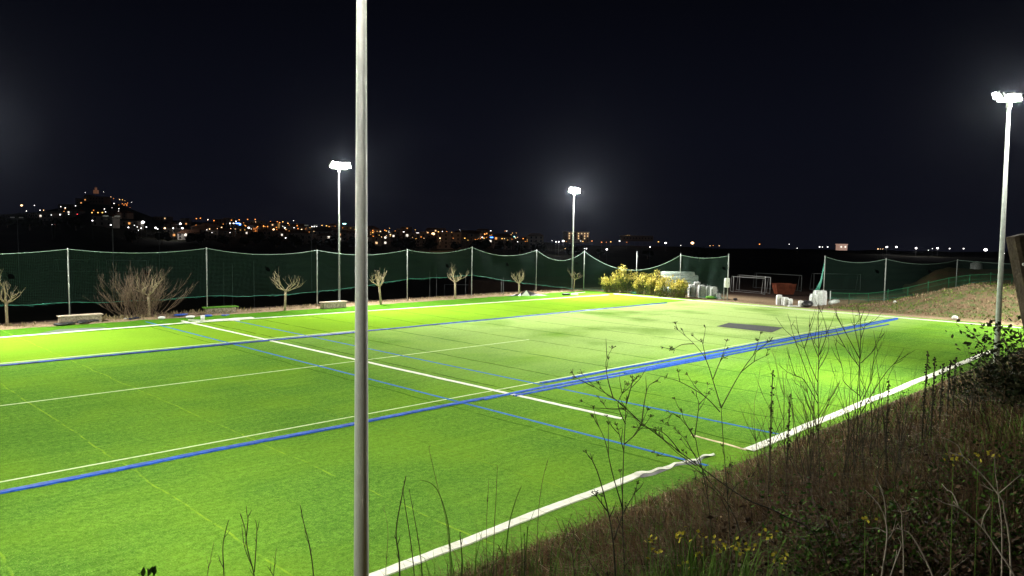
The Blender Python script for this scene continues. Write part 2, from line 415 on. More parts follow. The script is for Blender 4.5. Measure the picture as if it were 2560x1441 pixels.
sheet('grey_mat', [xy(98, 834), xy(150, 824), xy(270, 819), xy(232, 827)], mat('grey_felt_light', (.10, .13, .09), .9, .1), 'thin grey-green mat lying beyond the far touchline at left', 'mat', wob=.0)

# ------------------------------------------------------------------ floodlight masts
STEEL = mat('galvanised_steel', (.52, .54, .49), .6, .3, .0, col2=(.57, .59, .54), nscale=5, bump=.03, bscale=12)
WPOLE = mat('white_painted_pole', (.36, .40, .37), .6, .2, col2=(.46, .50, .46), nscale=5)
HOUS = mat('lamp_housing', (.35, .36, .36), .5, .4, .3)
LENS = mat('lamp_lens', (.9, .9, .9), .3, .5, emis=(1.0, .99, .90), estr=300)
def lamp_light(name, parent, off, direc, power, size, cone=138, col=(1, .985, .90)):
    l = bpy.data.lights.new(name, 'SPOT'); l.energy = power; l.spot_size = math.radians(cone); l.spot_blend = 1.0; l.shadow_soft_size = size; l.color = col
    o = bpy.data.objects.new(name, l); COL.objects.link(o); o.parent = parent; o.location = off
    o.rotation_mode = 'QUATERNION'; o.rotation_quaternion = Vector(direc).to_track_quat('-Z', 'Y'); return o
def mast(x, y, H, yaws, label, power=1.0, rb=.115, rt=.06, m=STEEL, arm=.8, vis=True, tilt=26, aax=(1, 0, 0), hs=1.0, top=None, cone=138):
    hs *= .84
    zb = zg(x, y)-.05; r = empty('floodlight_mast', (x, y, zb), label, 'floodlight', 'floodlight masts round the pitch')
    b = Vector((x, y, zb)); topz = H; tx, ty_ = top or (x, y)
    p = MB(); js = (topz-zb)*.30; T_ = Vector((tx, ty_, topz)); jj = b.lerp(T_, .30)
    p.tube([b, jj, T_], [rb, rb+(rt-rb)*.3, rt], 20); p.build('pole', m, r)
    p = MB(); p.box(b+Vector((0, 0, .06)), (.5, .5, .04), bev=.01)
    for i in (-1, 1):
        for j in (-1, 1): p.tube([b+Vector((i*.18, j*.18, .06)), b+Vector((i*.18, j*.18, .16))], .018, 6)
    p.build('base_plate', STEEL, r)
    ax = Vector(aax).normalized(); p = MB(); c = Vector((tx, ty_, topz))
    p.box(c+Vector((0, 0, .04)), (arm*2+.5, .09, .09), ax=ax); p.box(c+Vector((0, 0, -.12)), (.2, .2, .3)); p.build('crossarm', STEEL, r)
    k = -1
    for ya in yaws:
        hd = Vector((math.cos(math.radians(ya)), math.sin(math.radians(ya)), 0)); tl = math.radians(tilt)
        dr = (hd*math.cos(tl)-Vector((0, 0, math.sin(tl)))).normalized(); up = (hd*math.sin(tl)+Vector((0, 0, math.cos(tl))))
        rr = random.Random(int(ya)+int(x*3))
        for q in (-.48*hs, .48*hs):
            pc = c+ax*(arm*k)+ax*q*.8+Vector((0, 0, .5*hs+.05+rr.uniform(-.12, .14)*hs))+hd*rr.uniform(.0, .2)
            y2 = math.radians(ya+rr.uniform(-22, 22)); t2 = tl+rr.uniform(-.2, .25); h2 = Vector((math.cos(y2), math.sin(y2), 0))
            dr = (h2*math.cos(t2)-Vector((0, 0, math.sin(t2)))).normalized(); up = (h2*math.sin(t2)+Vector((0, 0, math.cos(t2))))
            h = MB(); h.box(pc, (.16, .84*hs, .74*hs), ax=dr, up=up, bev=.03)
            for v in range(5): h.box(pc-dr*.11+up*(-.16+.08*v), (.06, .6*hs, .012), ax=dr, up=up)
            ho = h.build('floodlight', HOUS, r)
            l = MB(); l.box(pc+dr*.085, (.012, .78*hs, .68*hs), ax=dr, up=up); l.build('lens', LENS, ho)
            l = MB(); l.box(pc-Vector((0, 0, .42*hs)), (.05, .05, .2*hs)); l.box(pc+up*0-Vector((0, 0, .38*hs)), (.04, .7*hs, .03), ax=dr, up=up); l.build('bracket', STEEL, ho)
        pc = c+ax*(arm*k)+Vector((0, 0, .36))+dr*.35
        lamp_light('lamp_light', r, pc-b, (hd*math.cos(tl)-Vector((0, 0, math.sin(tl)))), 42000*power, .28, cone)
        k += 2
    return r
p8 = gp(848, 752); mast(p8.x, p8.y, zat(p8.x, p8.y, 424), (-60, -120), 'tall mast with two glaring lamp heads behind the concrete block, left of the near pole', m=WPOLE, arm=.62)
p14 = gp(1430, 726.5); mast(p14.x, p14.y, zat(p14.x, p14.y, 484), (-100, -150), 'tall mast with one merged glaring lamp cluster beside the net corner', m=WPOLE, arm=.32, power=1.35)
mast(6.35, 9.55, 14.0, (45, 135), 'thick steel mast in the near foreground rising out of the picture', power=.34, rb=.118, rt=.055, tilt=26)
rb_ = at(2491, 900, 36.6); rt_ = at(2523, 256, 36.6)
mast(rb_.x, rb_.y, rt_.z, (120, 165), 'tall mast at the right edge with its glaring lamp head turned to the pitch', m=WPOLE, rb=.13, rt=.075, arm=.36, power=1.0, tilt=26, aax=(.75, -.66, 0), hs=.5, top=(rt_.x, rt_.y))
for x, y, ya, pw in ((9.5, 64, (-60, -120), .85), (-56, 62, (-20, -60), 1.6), (-26, 9.5, (4, 60), .75), (78.5, 6.5, (168, 128), 1.2)):  # unseen masts; the last two are aimed to brighten bank and slope
    mast(x, y, 14.0, ya, 'steel floodlight mast standing outside the view beside the pitch', m=WPOLE, power=pw)

# ------------------------------------------------------------------ ball-stop nets
def net_material():
    m = bpy.data.materials.new('green_netting'); m.use_nodes = True; t = m.node_tree; b = t.nodes['Principled BSDF']; L = t.links.new
    b.inputs['Base Color'].default_value = (.016, .036, .028, 1); b.inputs['Specular IOR Level'].default_value = .05; b.inputs['Roughness'].default_value = .7
    uv = t.nodes.new('ShaderNodeUVMap'); sp = t.nodes.new('ShaderNodeSeparateXYZ'); L(uv.outputs[0], sp.inputs[0])
    def M_(op, a, c=None):
        q = t.nodes.new('ShaderNodeMath'); q.operation = op
        for i, z in enumerate((a, c)):
            if z is None: continue
            if isinstance(z, (int, float)): q.inputs[i].default_value = z
            else: L(z, q.inputs[i])
        return q.outputs[0]
    gx = M_('LESS_THAN', M_('FRACT', M_('DIVIDE', sp.outputs[0], .11)), .18)
    gy = M_('LESS_THAN', M_('FRACT', M_('DIVIDE', sp.outputs[1], .11)), .18)
    grid = M_('MAXIMUM', gx, gy)
    n = t.nodes.new('ShaderNodeTexNoise'); n.inputs['Scale'].default_value = .42; n.inputs['Detail'].default_value = 3; L(uv.outputs[0], n.inputs['Vector'])
    hole = M_('LESS_THAN', n.outputs['Fac'], .68)
    a = M_('MULTIPLY', grid, hole); L(a, b.inputs['Alpha'])
    return m
NET = net_material()
ROPE = mat('net_rope', (.24, .36, .30), .6, .3)
ROPEG = mat('green_rope', (.05, .26, .19), .6, .3)
POST = mat('grey_post', (.32, .36, .34), .55, .3, .1, col2=(.42, .45, .42), nscale=4)
def interp(tab, x):
    if x <= tab[0][0]: return tab[0][1]
    for a, b in zip(tab, tab[1:]):
        if x <= b[0]: return a[1]+(b[1]-a[1])*(x-a[0])/(b[0]-a[0])
    return tab[-1][1]
def net_panel(parent, A, B, za, zb, mid_top, lowa, lowb, mid_low, bul=.25, seed=0):
    # A, B ground points; za, zb rope heights at the posts; mid_top/mid_low heights half way
    n, k = 22, 8; rs = random.Random(seed); vs = []; uv = []; L_ = (B-A).length; d = (B-A)/L_; nn = Vector((-d.y, d.x, 0)); ph = rs.uniform(0, 6)
    tops = []; lows = []
    for i in range(n+1):
        u = i/n; lin = za+(zb-za)*u; tp = lin-((za+zb)/2-mid_top)*4*u*(1-u)
        lin = lowa+(lowb-lowa)*u; lo = lin+(mid_low-(lowa+lowb)/2)*4*u*(1-u)+.03*math.sin(u*17+ph)
        for j in range(k+1):
            v = j/k; off = bul*math.sin(math.pi*v)*(math.sin(u*9+ph)*.5+math.sin(u*21+v*4)*.25)
            q = A+d*(L_*u)+nn*off; q = Vector((q.x, q.y, tp+(lo-tp)*v)); vs.append(q); uv.append((L_*u, q.z+off*.6))
            if j == 0: tops.append(q)
            if j == k: lows.append(q)
    mb = MB(); mb.add(vs, [(i*(k+1)+j, (i+1)*(k+1)+j, (i+1)*(k+1)+j+1, i*(k+1)+j+1) for i in range(n) for j in range(k)], True)
    o = mb.build('net_panel', NET, parent); ul = o.data.uv_layers.new(name='UVMap')
    for lp in o.data.loops: ul.data[lp.index].uv = uv[lp.vertex_index]
    r = MB(); r.tube(tops, .022, 5); r.build('top_rope', ROPE, parent)
    r = MB(); r.tube(lows, .017, 5)
    for q in range(26):                                   # frayed netting gathered along the lower rope
        i = rs.randrange(n); p = lows[i].lerp(lows[i+1], rs.random()); e_ = p+d*rs.uniform(.2, .6)+Vector((0, 0, rs.uniform(-.12, .1))); r.tube([p, (p+e_)/2+Vector((0, 0, -.07)), e_], .008, 3)
    r.build('bottom_rope', ROPEG, parent)
def post(parent, g_, ztop, r_=.045):
    p = MB(); z0 = zg(g_.x, g_.y)-.1; p.tube([(g_.x, g_.y, z0), (g_.x, g_.y, ztop)], r_, 8); p.ball((g_.x, g_.y, ztop), r_*1.1, 8, 4); p.build('post', POST, parent)
LOWC = [(-300, 772), (0, 765), (168, 757), (350, 752), (512, 740), (650, 740), (790, 730), (900, 716), (1015, 698), (1090, 695), (1178, 687), (1262, 702), (1340, 712), (1400, 719), (1460, 725)]
P = []
for bx, by, ty in ((-210, 806, 632), (174, 790, 622), (518, 770, 620), (793, 762, 625), (1018, 750, 624), (1179, 741, 618), (1340, 732, 625)):
    q = aty(bx, by, 62.6 if bx < 1300 else 62.3); P.append((Vector((q.x, q.y, 0)), zat(q.x, q.y, ty), zat(q.x, q.y, interp(LOWC, bx)), bx))
q = gp(1459, 728); P.append((Vector((q.x, q.y, 0)), zat(q.x, q.y, 628), zat(q.x, q.y, 724), 1459))
f = empty('ball_net_fence', P[0][0], 'long green ball-stop net on thin grey posts along the far touchline', 'net fence', 'green ball-stop nets')
tops = [636, 633, 637, 638, 633, 640, 652]
for i in range(len(P)-1):
    A, B = P[i], P[i+1]; m_ = (A[0]+B[0])/2; pm = (A[3]+B[3])/2
    net_panel(f, A[0], B[0], A[1]-.04, B[1]-.04, zat(m_.x, m_.y, tops[i]), A[2], B[2], zat(m_.x, m_.y, interp(LOWC, pm)), seed=i)
for A in P: post(f, A[0], A[1])
f2 = empty('ball_net_fence', P[-1][0], 'sagging green ball-stop net behind the yellow bushes at the far goal end', 'net fence', 'green ball-stop nets')
q = gp(1699, 742); Q2 = Vector((q.x, q.y, 0)); q = gp(1818, 751); Q3 = Vector((q.x, q.y, 0)); q = gp(1590, 731.5); Q1 = Vector((q.x, q.y, 0))
m_ = (P[-1][0]+Q2)/2
net_panel(f2, P[-1][0], Q2, P[-1][1]-.04, zat(Q2.x, Q2.y, 638), zat(m_.x, m_.y, 676), .3, .2, .3, seed=11)
m_ = (Q2+Q3)/2
net_panel(f2, Q2, Q3, zat(Q2.x, Q2.y, 638), zat(Q3.x, Q3.y, 640), zat(m_.x, m_.y, 646), .2, .25, .2, seed=12)
post(f2, Q1, zat(Q1.x, Q1.y, 630)); post(f2, Q2, zat(Q2.x, Q2.y, 634)); post(f2, Q3, zat(Q3.x, Q3.y, 636), .055)
# right hand net in front of the mound
R = []
for bx, by, ty, dep in ((2058, 752, 641, 0), (2210, 757, 647, 0), (2388, 757, 650, 0), (2640, 757, 664, 0)):
    q = gp(bx, by-(bx-2210)*.00 if bx < 2300 else by+(bx-2388)*.045); R.append((Vector((q.x, q.y, 0)), zat(q.x, q.y, ty), bx))
f3 = empty('ball_net_fence', R[0][0], 'green ball-stop net in front of the earth mound on the right', 'net fence', 'green ball-stop nets')
tp = [657, 661, 660]
for i in range(3):
    A, B = R[i], R[i+1]; m_ = (A[0]+B[0])/2
    net_panel(f3, A[0], B[0], A[1]-.04, B[1]-.04, zat(m_.x, m_.y, tp[i]), .3+zg(A[0].x, A[0].y), .2+zg(B[0].x, B[0].y), .25+zg(m_.x, m_.y), seed=20+i)
for A in R: post(f3, A[0], A[1], .06)
b_ = R[0][0]; w_ = MB(); d = (R[1][0]-R[0][0]).normalized()          # net end bundled round a slanting stay
for i in range(7): w_.tube([(b_.x+d.x*.05, b_.y+d.y*.05, R[0][1]-.1), tuple(b_-d*(.25+.03*i)+Vector((.03*i, 0, 2.2))), tuple(b_-d*(.7+.1*i)+Vector((0, 0, .05)))], [.03, .05, .06], 5)
w_.build('gathered_net', ROPEG, f3)

# ------------------------------------------------------------------ trees and shrubs
BARK = mat('bark', (.22, .18, .11), .9, .1, col2=(.38, .32, .21), nscale=12, bump=.5, bscale=30)
TWIG = mat('bare_twig', (.12, .085, .06), .9, .1, col2=(.21, .155, .11), nscale=8)
def limb(mb, p, d, L_, r0, rs, lev, curl=.25, nseg=4, forks=2, up=.15, tipr=.35, n=5):
    pts = [p]; q = Vector(p); dd = Vector(d).normalized(); rad = [r0]
    for i in range(nseg):
        dd = (dd+Vector((rs.uniform(-1, 1), rs.uniform(-1, 1), rs.uniform(-.6, .8)+up))*curl).normalized()
        q = q+dd*L_/nseg; pts.append(q.copy()); rad.append(r0*(1-(1-tipr)*(i+1)/nseg))
    mb.tube(pts, rad, n)
    if lev > 0:
        for k in range(forks):
            i = rs.randint(max(1, nseg//2), nseg); a = Vector((rs.uniform(-1, 1), rs.uniform(-1, 1), rs.uniform(-.2, 1)))
            limb(mb, pts[i], (dd+a*.9), L_*rs.uniform(.5, .8), rad[i]*.8, rs, lev-1, curl, nseg, forks, up, tipr, n)
def pruned_tree(px, py, tpy, label, seed, sc=1.0, loc=None):
    b = gp(px, py) if loc is None else Vector(loc); b.z = zg(b.x, b.y)-.03; rs = random.Random(seed); H = zat(b.x, b.y, tpy)-b.z
    r = empty('pruned_tree', b, label, 'tree', 'pollarded bare trees beyond the far touchline')
    mb = MB(); hh = H*.56; ln = Vector((rs.uniform(-.16, .16), rs.uniform(-.08, .08), 0)); hh *= rs.uniform(.92, 1.08)
    mb.tube([b, b+ln*.5+Vector((0, 0, hh*.5)), b+ln+Vector((0, 0, hh))], [.115*sc, .09*sc, .105*sc], 8); mb.build('trunk', BARK, r)
    mb = MB(); t_ = b+ln+Vector((0, 0, hh-.05)); nl = rs.randint(6, 8)
    for k in range(nl):
        a = 2*math.pi*(k+rs.uniform(-.3, .3))/nl; d = Vector((math.cos(a), math.sin(a), rs.uniform(.15, .9)))
        limb(mb, t_, d, H*.32*rs.uniform(.7, 1.3), .058*sc, rs, 2, .32, 4, 3, .28, .45)
    mb.build('crown', BARK, r); return r
for i, (px, py, ty, lb) in enumerate(((18, 815, 700, 'pollarded bare tree cut by the left edge of the picture'), (373, 795, 688, 'pollarded bare tree standing in front of the big bare shrub'),
        (712, 777, 684, 'pollarded bare tree between the turf-topped block and the plain concrete block'), (952, 762, 676, 'pollarded bare tree just right of the near mast'),
        (1138, 748, 676, 'pollarded bare tree left of the tallest net post'), (1298, 740, 678, 'pollarded bare tree between the two posts, behind the white tarpaulin'), (1434, 729, 677, 'small pollarded tree right behind the far floodlight mast'))):
    pruned_tree(px, py, ty, lb, 40+i, 1.0 if i != 6 else .7)
# the big bare shrub at left
b = aty(350, 795, 62.2); b.z = zg(b.x, b.y)-.1; rs = random.Random(5)
r = empty('bare_shrub', b, 'big bare brown shrub fanning out behind the pollarded tree at left', 'shrub'); mb = MB()
for k in range(95):
    a = rs.uniform(0, 2*math.pi); el = rs.uniform(.08, 1.0)**.9*1.5; d = Vector((math.cos(a)*math.cos(el), math.sin(a)*math.cos(el)*.7, math.sin(el)+.1))
    o_ = b+Vector((rs.uniform(-1.4, 1.4), rs.uniform(-.5, .5), 0)); L_ = rs.uniform(1.9, 3.9)
    pts = [o_]; q = o_.copy(); dd = d.normalized(); ra = [.019]
    for i in range(7):
        dd = (dd+Vector((rs.uniform(-.2, .2), rs.uniform(-.2, .2), .10-.02*i+rs.uniform(-.05, .1)))).normalized(); q = q+dd*L_/7; pts.append(q.copy()); ra.append(.019-.0021*i)
        if i > 1:
            for _ in range(2):
                s_ = (dd+Vector((rs.uniform(-.5, .5), rs.uniform(-.5, .5), rs.uniform(-.1, .5)))).normalized(); l2 = rs.uniform(.4, 1.1)
                mb.tube([q, q+s_*l2*.5, q+s_*l2+Vector((0, 0, .08))], [.011, .009, .006], 3)
    mb.tube(pts, ra, 4)
mb.build('branches', TWIG, r)
# yellow-green bushes in front of the end net
def leafmat(name, lowc, topc, z0, z1):
    m = bpy.data.materials.new(name); m.use_nodes = True; t = m.node_tree; b = t.nodes['Principled BSDF']; L = t.links.new
    g = t.nodes.new('ShaderNodeNewGeometry'); r = t.nodes.new('ShaderNodeValToRGB'); L(g.outputs['Random Per Island'], r.inputs[0])
    r.color_ramp.elements[0].color = (*lowc, 1); r.color_ramp.elements[1].color = (*topc, 1); L(r.outputs[0], b.inputs['Base Color'])
    r.color_ramp.elements[0].position = z0; r.color_ramp.elements[1].position = z1
    b.inputs['Roughness'].default_value = .8; b.inputs['Specular IOR Level'].default_value = .06; return m
OLG = leafmat('bush_leaf', (.045, .07, .012), (.16, .18, .035), .1, .9)
OLY = leafmat('bush_tip_leaf', (.42, .36, .08), (.8, .66, .20), .1, .8)
def bush(px, py, wd, H, label, seed, name='leafy_bush', group='yellow-tipped bushes by the far net', lg=OLG, ly=OLY, n1=1500, n2=900, cat='bush', lean=0):
    b = gp(px, py); b.z = 0; rs = random.Random(seed); r = empty(name, b, label, cat, group)
    st = MB(); f1 = MB(); f2_ = MB(); right = Vector((RT.x, RT.y, 0)).normalized(); back = Vector((FW.x, FW.y, 0)).normalized()
    tips = []
    for k in range(26):
        a = rs.uniform(-1, 1); e_ = b+right*a*wd*.5+back*rs.uniform(-.3, 1)*.9; hh = H*(1-.35*a*a)*rs.uniform(.62, 1.12)
        s_ = b+right*a*wd*.36+back*.2; m_ = (s_+e_)/2+Vector((0, 0, hh*.5)); tp_ = Vector((e_.x, e_.y, hh)); st.tube([s_, m_, tp_], [.03, .02, .008], 4); tips.append((s_, m_, tp_))
    for k in range(n1):
        s_, m_, tp_ = rs.choice(tips); u = rs.random(); p = s_.lerp(m_, u*2) if u < .5 else m_.lerp(tp_, u*2-1)
        p = p+Vector((rs.gauss(0, .26), rs.gauss(0, .26), rs.gauss(0, .12))); p.z = max(.05, p.z)
        f1.leaf(p, (rs.uniform(-1, 1), rs.uniform(-1, 1), rs.uniform(-.2, 1.2)), (rs.uniform(-1, 1), rs.uniform(-1, 1), rs.uniform(-1, 1)), rs.uniform(.12, .24), rs.uniform(.05, .09))
    for k in range(n2):
        s_, m_, tp_ = rs.choice(tips); u = rs.uniform(.35, 1.05); p = m_.lerp(tp_, u)+Vector((rs.gauss(0, .13), rs.gauss(0, .13), rs.gauss(0, .08)))
        f2_.leaf(p, (rs.uniform(-1, 1), rs.uniform(-1, 1), rs.uniform(0, 1.6)), (rs.uniform(-1, 1), rs.uniform(-1, 1), rs.uniform(-1, 1)), rs.uniform(.14, .26), rs.uniform(.09, .15))
    st.build('stems', TWIG, r); f1.build('leaves', lg, r); f2_.build('yellow_tips', ly, r); return r
bush(1530, 732.5, 2.4, 2.1, 'low yellow-tipped bush at the left end of the hedge row', 1, n1=900, n2=700)
bush(1563, 734, 3.1, 3.0, 'tallest yellow-tipped bush, left of the bare net post', 2)
bush(1615, 737, 2.7, 2.3, 'greener yellow-tipped bush just right of the bare net post', 3)
bush(1640, 739, 2.2, 2.6, 'narrow yellow-tipped bush in front of the pale rolls', 4, n1=1000, n2=700)
bush(1674, 743, 2.8, 2.3, 'yellow-tipped bush right before the net post with bright top leaves', 5)
bush(1702, 745, 2.2, 1.8, 'low orange-tinged bush beside the white sacks', 6, n1=900, n2=700)

# ------------------------------------------------------------------ blocks, bags and bits
CONC = mat('exposed_aggregate', (.20, .17, .12), .95, .1, col2=(.46, .40, .30), nscale=9, bump=.9, bscale=14, detail=6)
CONT = mat('smooth_concrete', (.44, .37, .28), .9, .1, col2=(.54, .46, .36), nscale=4, bump=.2)
MOSS = mat('turf_offcut', (.06, .17, .015), .8, .1, col2=(.10, .25, .03), nscale=10, bump=.5)
def block(px, py, wd, H, label, mtop, seed, over=0.0):
    b = gp(px, py); b.z = 0; r = empty('concrete_block', b, label, 'concrete block', 'concrete blocks beyond the far touchline')
    d = Vector((1, -.04*seed, 0)).normalized(); c = b+Vector((0, .3, 0))
    m = MB(); m.box(c+Vector((0, 0, H*.42)), (wd*.93, .62, H*.84), ax=d, bev=.03, jit=.01); m.build('body', CONC, r)
    m = MB(); m.box(c+Vector((0, 0, H*.92)), (wd+over, .72+over*.5, H*.15), ax=d, bev=.025, jit=.012); m.build('top_slab', mtop, r)
block(204, 809, 2.9, .62, 'rough concrete block with a pale top slab beside the left net post', CONT, 1)
block(556, 785, 2.5, .58, 'rough concrete block covered with a piece of green turf', MOSS, 2, .25)
block(838, 771, 2.5, .6, 'rough grey concrete block at the foot of the left far mast', CONT, 0)
WPL = mat('white_plastic', (.62, .64, .6), .5, .4, col2=(.75, .76, .72), nscale=6, bump=.3, bscale=10)
BAGW = mat('woven_white_sack', (.50, .51, .50), .75, .2, col2=(.68, .69, .67), nscale=5, bump=.7, bscale=7)
BAGC = mat('clear_wrap', (.42, .47, .44), .25, .6, col2=(.66, .70, .66), nscale=7, bump=.8, bscale=8)
BLK = mat('black_plastic', (.012, .013, .014), .4, .5, col2=(.03, .03, .035), nscale=8, bump=.6, bscale=9)
STRAP = mat('dark_strap', (.03, .035, .035), .7, .2)
# rubbish near the far end of the halfway line
b = gp(507, 801); r = empty('bucket', b, 'white plastic bucket standing by the far end of the halfway line', 'bucket'); m = MB()
m.tube([b, b+Vector((0, 0, .36))], [.13, .16], 12); m.build('body', WPL, r); m = MB(); m.tube([b+Vector((0, 0, .335)), b+Vector((0, 0, .365))], [.175, .175], 12); m.build('rim', WPL, r)
m = MB(); m.tube([b+Vector((math.cos(t_)*.17, 0, .34-abs(math.sin(t_))*.1)) for t_ in [math.pi*i/8 for i in range(9)]], .006, 4); m.build('handle', STEEL, r)
def lump(name, px, py, sz, m, label, cat, seed=0, flat=.5, n=1, spr=.3, z0=0):
    b = gp(px, py); b.z = zg(b.x, b.y)+z0; rs = random.Random(seed); mb = MB()
    for k in range(n):
        random.seed(seed+k); s_ = sz*rs.uniform(.8, 1.1)
        c = b+Vector((rs.uniform(-spr, spr) if n > 1 else 0, rs.uniform(-spr, spr) if n > 1 else 0, s_*flat*.8)); mb.ball(c, s_, 12, 7, (1, .8, flat), .12)
    return tag(mb.build(name, m, loc=b), label, cat)
lump('white_bag', 476, 796, .42, WPL, 'crumpled white plastic bag on blue sheeting by the bucket', 'bag', 1, .35)
lump('white_bag', 404, 799, .25, WPL, 'small white bag right of the pollarded tree by the big shrub', 'bag', 2, .5)
lump('white_wad', 313, 800, .13, WPL, 'tiny scrap of white litter below the big shrub', 'litter', 3, .5)
BSH = mat('blue_sheeting', (.01, .06, .35), .5, .4, col2=(.02, .10, .5), nscale=8, bump=.6)
for i, (px, py, s_, lb) in enumerate(((455, 793, .38, 'crumpled blue sheeting behind the white bag'), (521, 792, .36, 'crumpled blue sheeting lying behind the bucket'), (337, 800, .3, 'dark blue rag lying below the big bare shrub'), (566, 789, .2, 'scrap of blue strip in front of the turf-covered block'))):
    lump('blue_sheeting', px, py, s_, BSH if i != 2 else mat('navy', (.005, .015, .05), .7, .2), lb, 'sheeting', 10+i, .22, 3, .35)
for i, (px, py) in enumerate(((157, 813), (180, 811), (212, 810), (232, 808))):
    lump('black_membrane', px, py, .42, BLK, ('crumpled black membrane at the left foot of the pale block', 'black membrane fold below the left half of the pale block', 'black membrane fold below the right half of the pale block', 'black membrane scrap right below the end of the pale block')[i], 'membrane', 30+i, .22, 2, .4)
# tent-like tarpaulin and folded tools on the far side
b = gp(1316, 740.5); r = empty('tarpaulin', b, 'black and white tarpaulin propped like a small tent beyond the far touchline', 'tarpaulin')
def tri(mb, *p): mb.add([b+Vector(q) for q in p], [tuple(range(len(p)))])
m = MB(); tri(m, (-.5, .3, .02), (.25, -.3, .02), (.1, .1, .62)); m.build('white_side', WPL, r)
m = MB(); tri(m, (-2.3, .9, .02), (-.5, .3, .02), (.1, .1, .62), (-.3, .6, .3)); tri(m, (.25, -.3, .02), (2.4, -1.4, .02), (1.2, -.5, .25), (.1, .1, .62)); m.build('black_side', BLK, r)
b = gp(1424, 739); r = empty('hand_roller', b, 'small black and white hand tool lying right of the tarpaulin', 'tool'); m = MB(); m.box(b+Vector((-.3, .3, .14)), (.9, .4, .22), ax=(.8, -.6, 0), bev=.05); m.build('body', BLK, r)
m = MB(); m.box(b+Vector((.5, -.3, .12)), (.8, .35, .16), ax=(.8, -.6, 0), bev=.05); m.build('cover', WPL, r); m = MB(); m.tube([b+Vector((.3, 0, .2)), b+Vector((2.0, -.6, .32))], .03, 6); m.build('handle', WPL, r)
lump('green_sheet', 1590, 735, .7, mat('teal_sheet', (.02, .16, .16), .6, .3, col2=(.05, .2, .09), nscale=4), 'teal sheet heaped at the foot of the bare net post', 'sheet', 60, .18, 3, .5)
lump('green_sheet', 1780, 747.5, .65, MOSS, 'rolled piece of dark green turf in front of the white sacks', 'turf offcut', 61, .3, 3, .4)
lump('litter', 2236, 773, .16, WPL, 'small white scrap on the slope behind the goal line', 'litter', 62, .7)
lump('white_bag', 2387, 799, .34, WPL, 'white bag lying at the foot of the weedy slope', 'bag', 63, .6)
lump('litter', 1838, 751, .3, BLK, 'dark scrap by the foot of the post with the white box', 'litter', 64, .5)
# bulk sacks
RTH = Vector((RT.x, RT.y, 0)).normalized(); BK = Vector((FW.x, FW.y, 0)).normalized()
def sack(px, py, wd, H, label, seed, m=BAGW, name='bulk_sack', loops=True, grp='white bulk sacks by the end net', dep=1.0):
    b = gp(px, py); b.z = zg(b.x, b.y); random.seed(seed); r = empty(name, b, label, 'sack', grp); c = b+BK*wd*.5
    mb = MB(); rings = []; nn_ = 16; lv = 7
    for j in range(lv+1):
        v = j/lv; bul = 1+.10*math.sin(math.pi*v*1.0)-.12*(v > .9); zz = H*v
        for i in range(nn_):
            a = 2*math.pi*i/nn_; sq = 1/max(abs(math.cos(a)), abs(math.sin(a)))**.72; k = wd/2*bul*sq*(.86+random.uniform(-.025, .025))
            mb.v.append(tuple(c+RTH*math.cos(a)*k+BK*math.sin(a)*k*dep+Vector((0, 0, zz))))
    for j in range(lv):
        for i in range(nn_): i2 = (i+1) % nn_; mb.f.append((j*nn_+i, j*nn_+i2, (j+1)*nn_+i2, (j+1)*nn_+i)); mb.sm.append(True)
    mb.v.append(tuple(c+Vector((0, 0, H+.06)))); t0 = lv*nn_
    for i in range(nn_): mb.f.append((t0+i, t0+(i+1) % nn_, len(mb.v)-1)); mb.sm.append(True)
    mb.build('body', m, r)
    if loops:
        l = MB()
        for i in (-1, 1):
            for j in (-1, 1):
                q = c+RTH*wd*.4*i+BK*wd*.4*j+Vector((0, 0, H-.05)); l.tube([q, q+RTH*.05*i+Vector((0, 0, .25)), q+RTH*-.12*i+Vector((0, 0, .22)), q-RTH*.14*i], .018, 4)
        l.build('lifting_loops', STRAP, r); s_ = MB()
        for i in (-.33, .33):
            s_.tube([c+RTH*wd*i-BK*wd*.56*dep+Vector((0, 0, .1)), c+RTH*wd*i-BK*wd*.57*dep+Vector((0, 0, H*.5)), c+RTH*wd*i-BK*wd*.54*dep+Vector((0, 0, H*.95))], .02, 4)
        s_.build('straps', STRAP, r)
for i, (px, py, wd, H, lb) in enumerate(((1732, 743, .95, 1.35, 'tall white bulk sack next to the orange-tinged bush'), (1757, 745, .95, 1.38, 'second tall white bulk sack from the bushes'), (1774, 746, .8, 1.32, 'tall white bulk sack in the middle of the right-hand group'),
        (1786, 747.5, .85, 1.3, 'tall white bulk sack at the right end of the group'), (1744, 738, .9, 1.5, 'white bulk sack behind, showing between the first two'), (1798, 748.5, .55, .62, 'low white bulk sack at the right end, in front of the post with the box'))):
    sack(px, py, wd, H, lb, 70+i, loops=True)
for i, (px, py, wd, H, lb) in enumerate(((1950, 763, .62, 1.0, 'tall white sack at the left of the small cluster on the sand'), (1960, 764, .4, .8, 'narrow white sack second from left on the sand'), (1967, 765, .5, .82, 'white sack third from left on the sand'), (1978, 766, .42, .72, 'low white sack at the right of the small cluster on the sand'))):
    sack(px, py, wd, H, lb, 80+i, loops=False, name='small_sack', grp='small white sacks on the sand', dep=.8)
sack(2004, 768, .5, .6, 'small white sack beside the black plastic heap', 90, loops=False, name='small_sack', grp='small white sacks on the sand')
lump('black_plastic', 2023, 768, .65, BLK, 'black plastic heap between the small sack and the wrapped bundles', 'plastic heap', 91, .55, 3, .35)
sack(2037, 766, .75, 1.2, 'white wrapped bundle leaning at the left of the bundle group', 92, BAGC, 'wrapped_bundle', False, 'plastic-wrapped bundles by the net end')
sack(2048, 764, .9, 1.5, 'tallest clear-wrapped bundle in front of the net end post', 93, BAGC, 'wrapped_bundle', False, 'plastic-wrapped bundles by the net end')
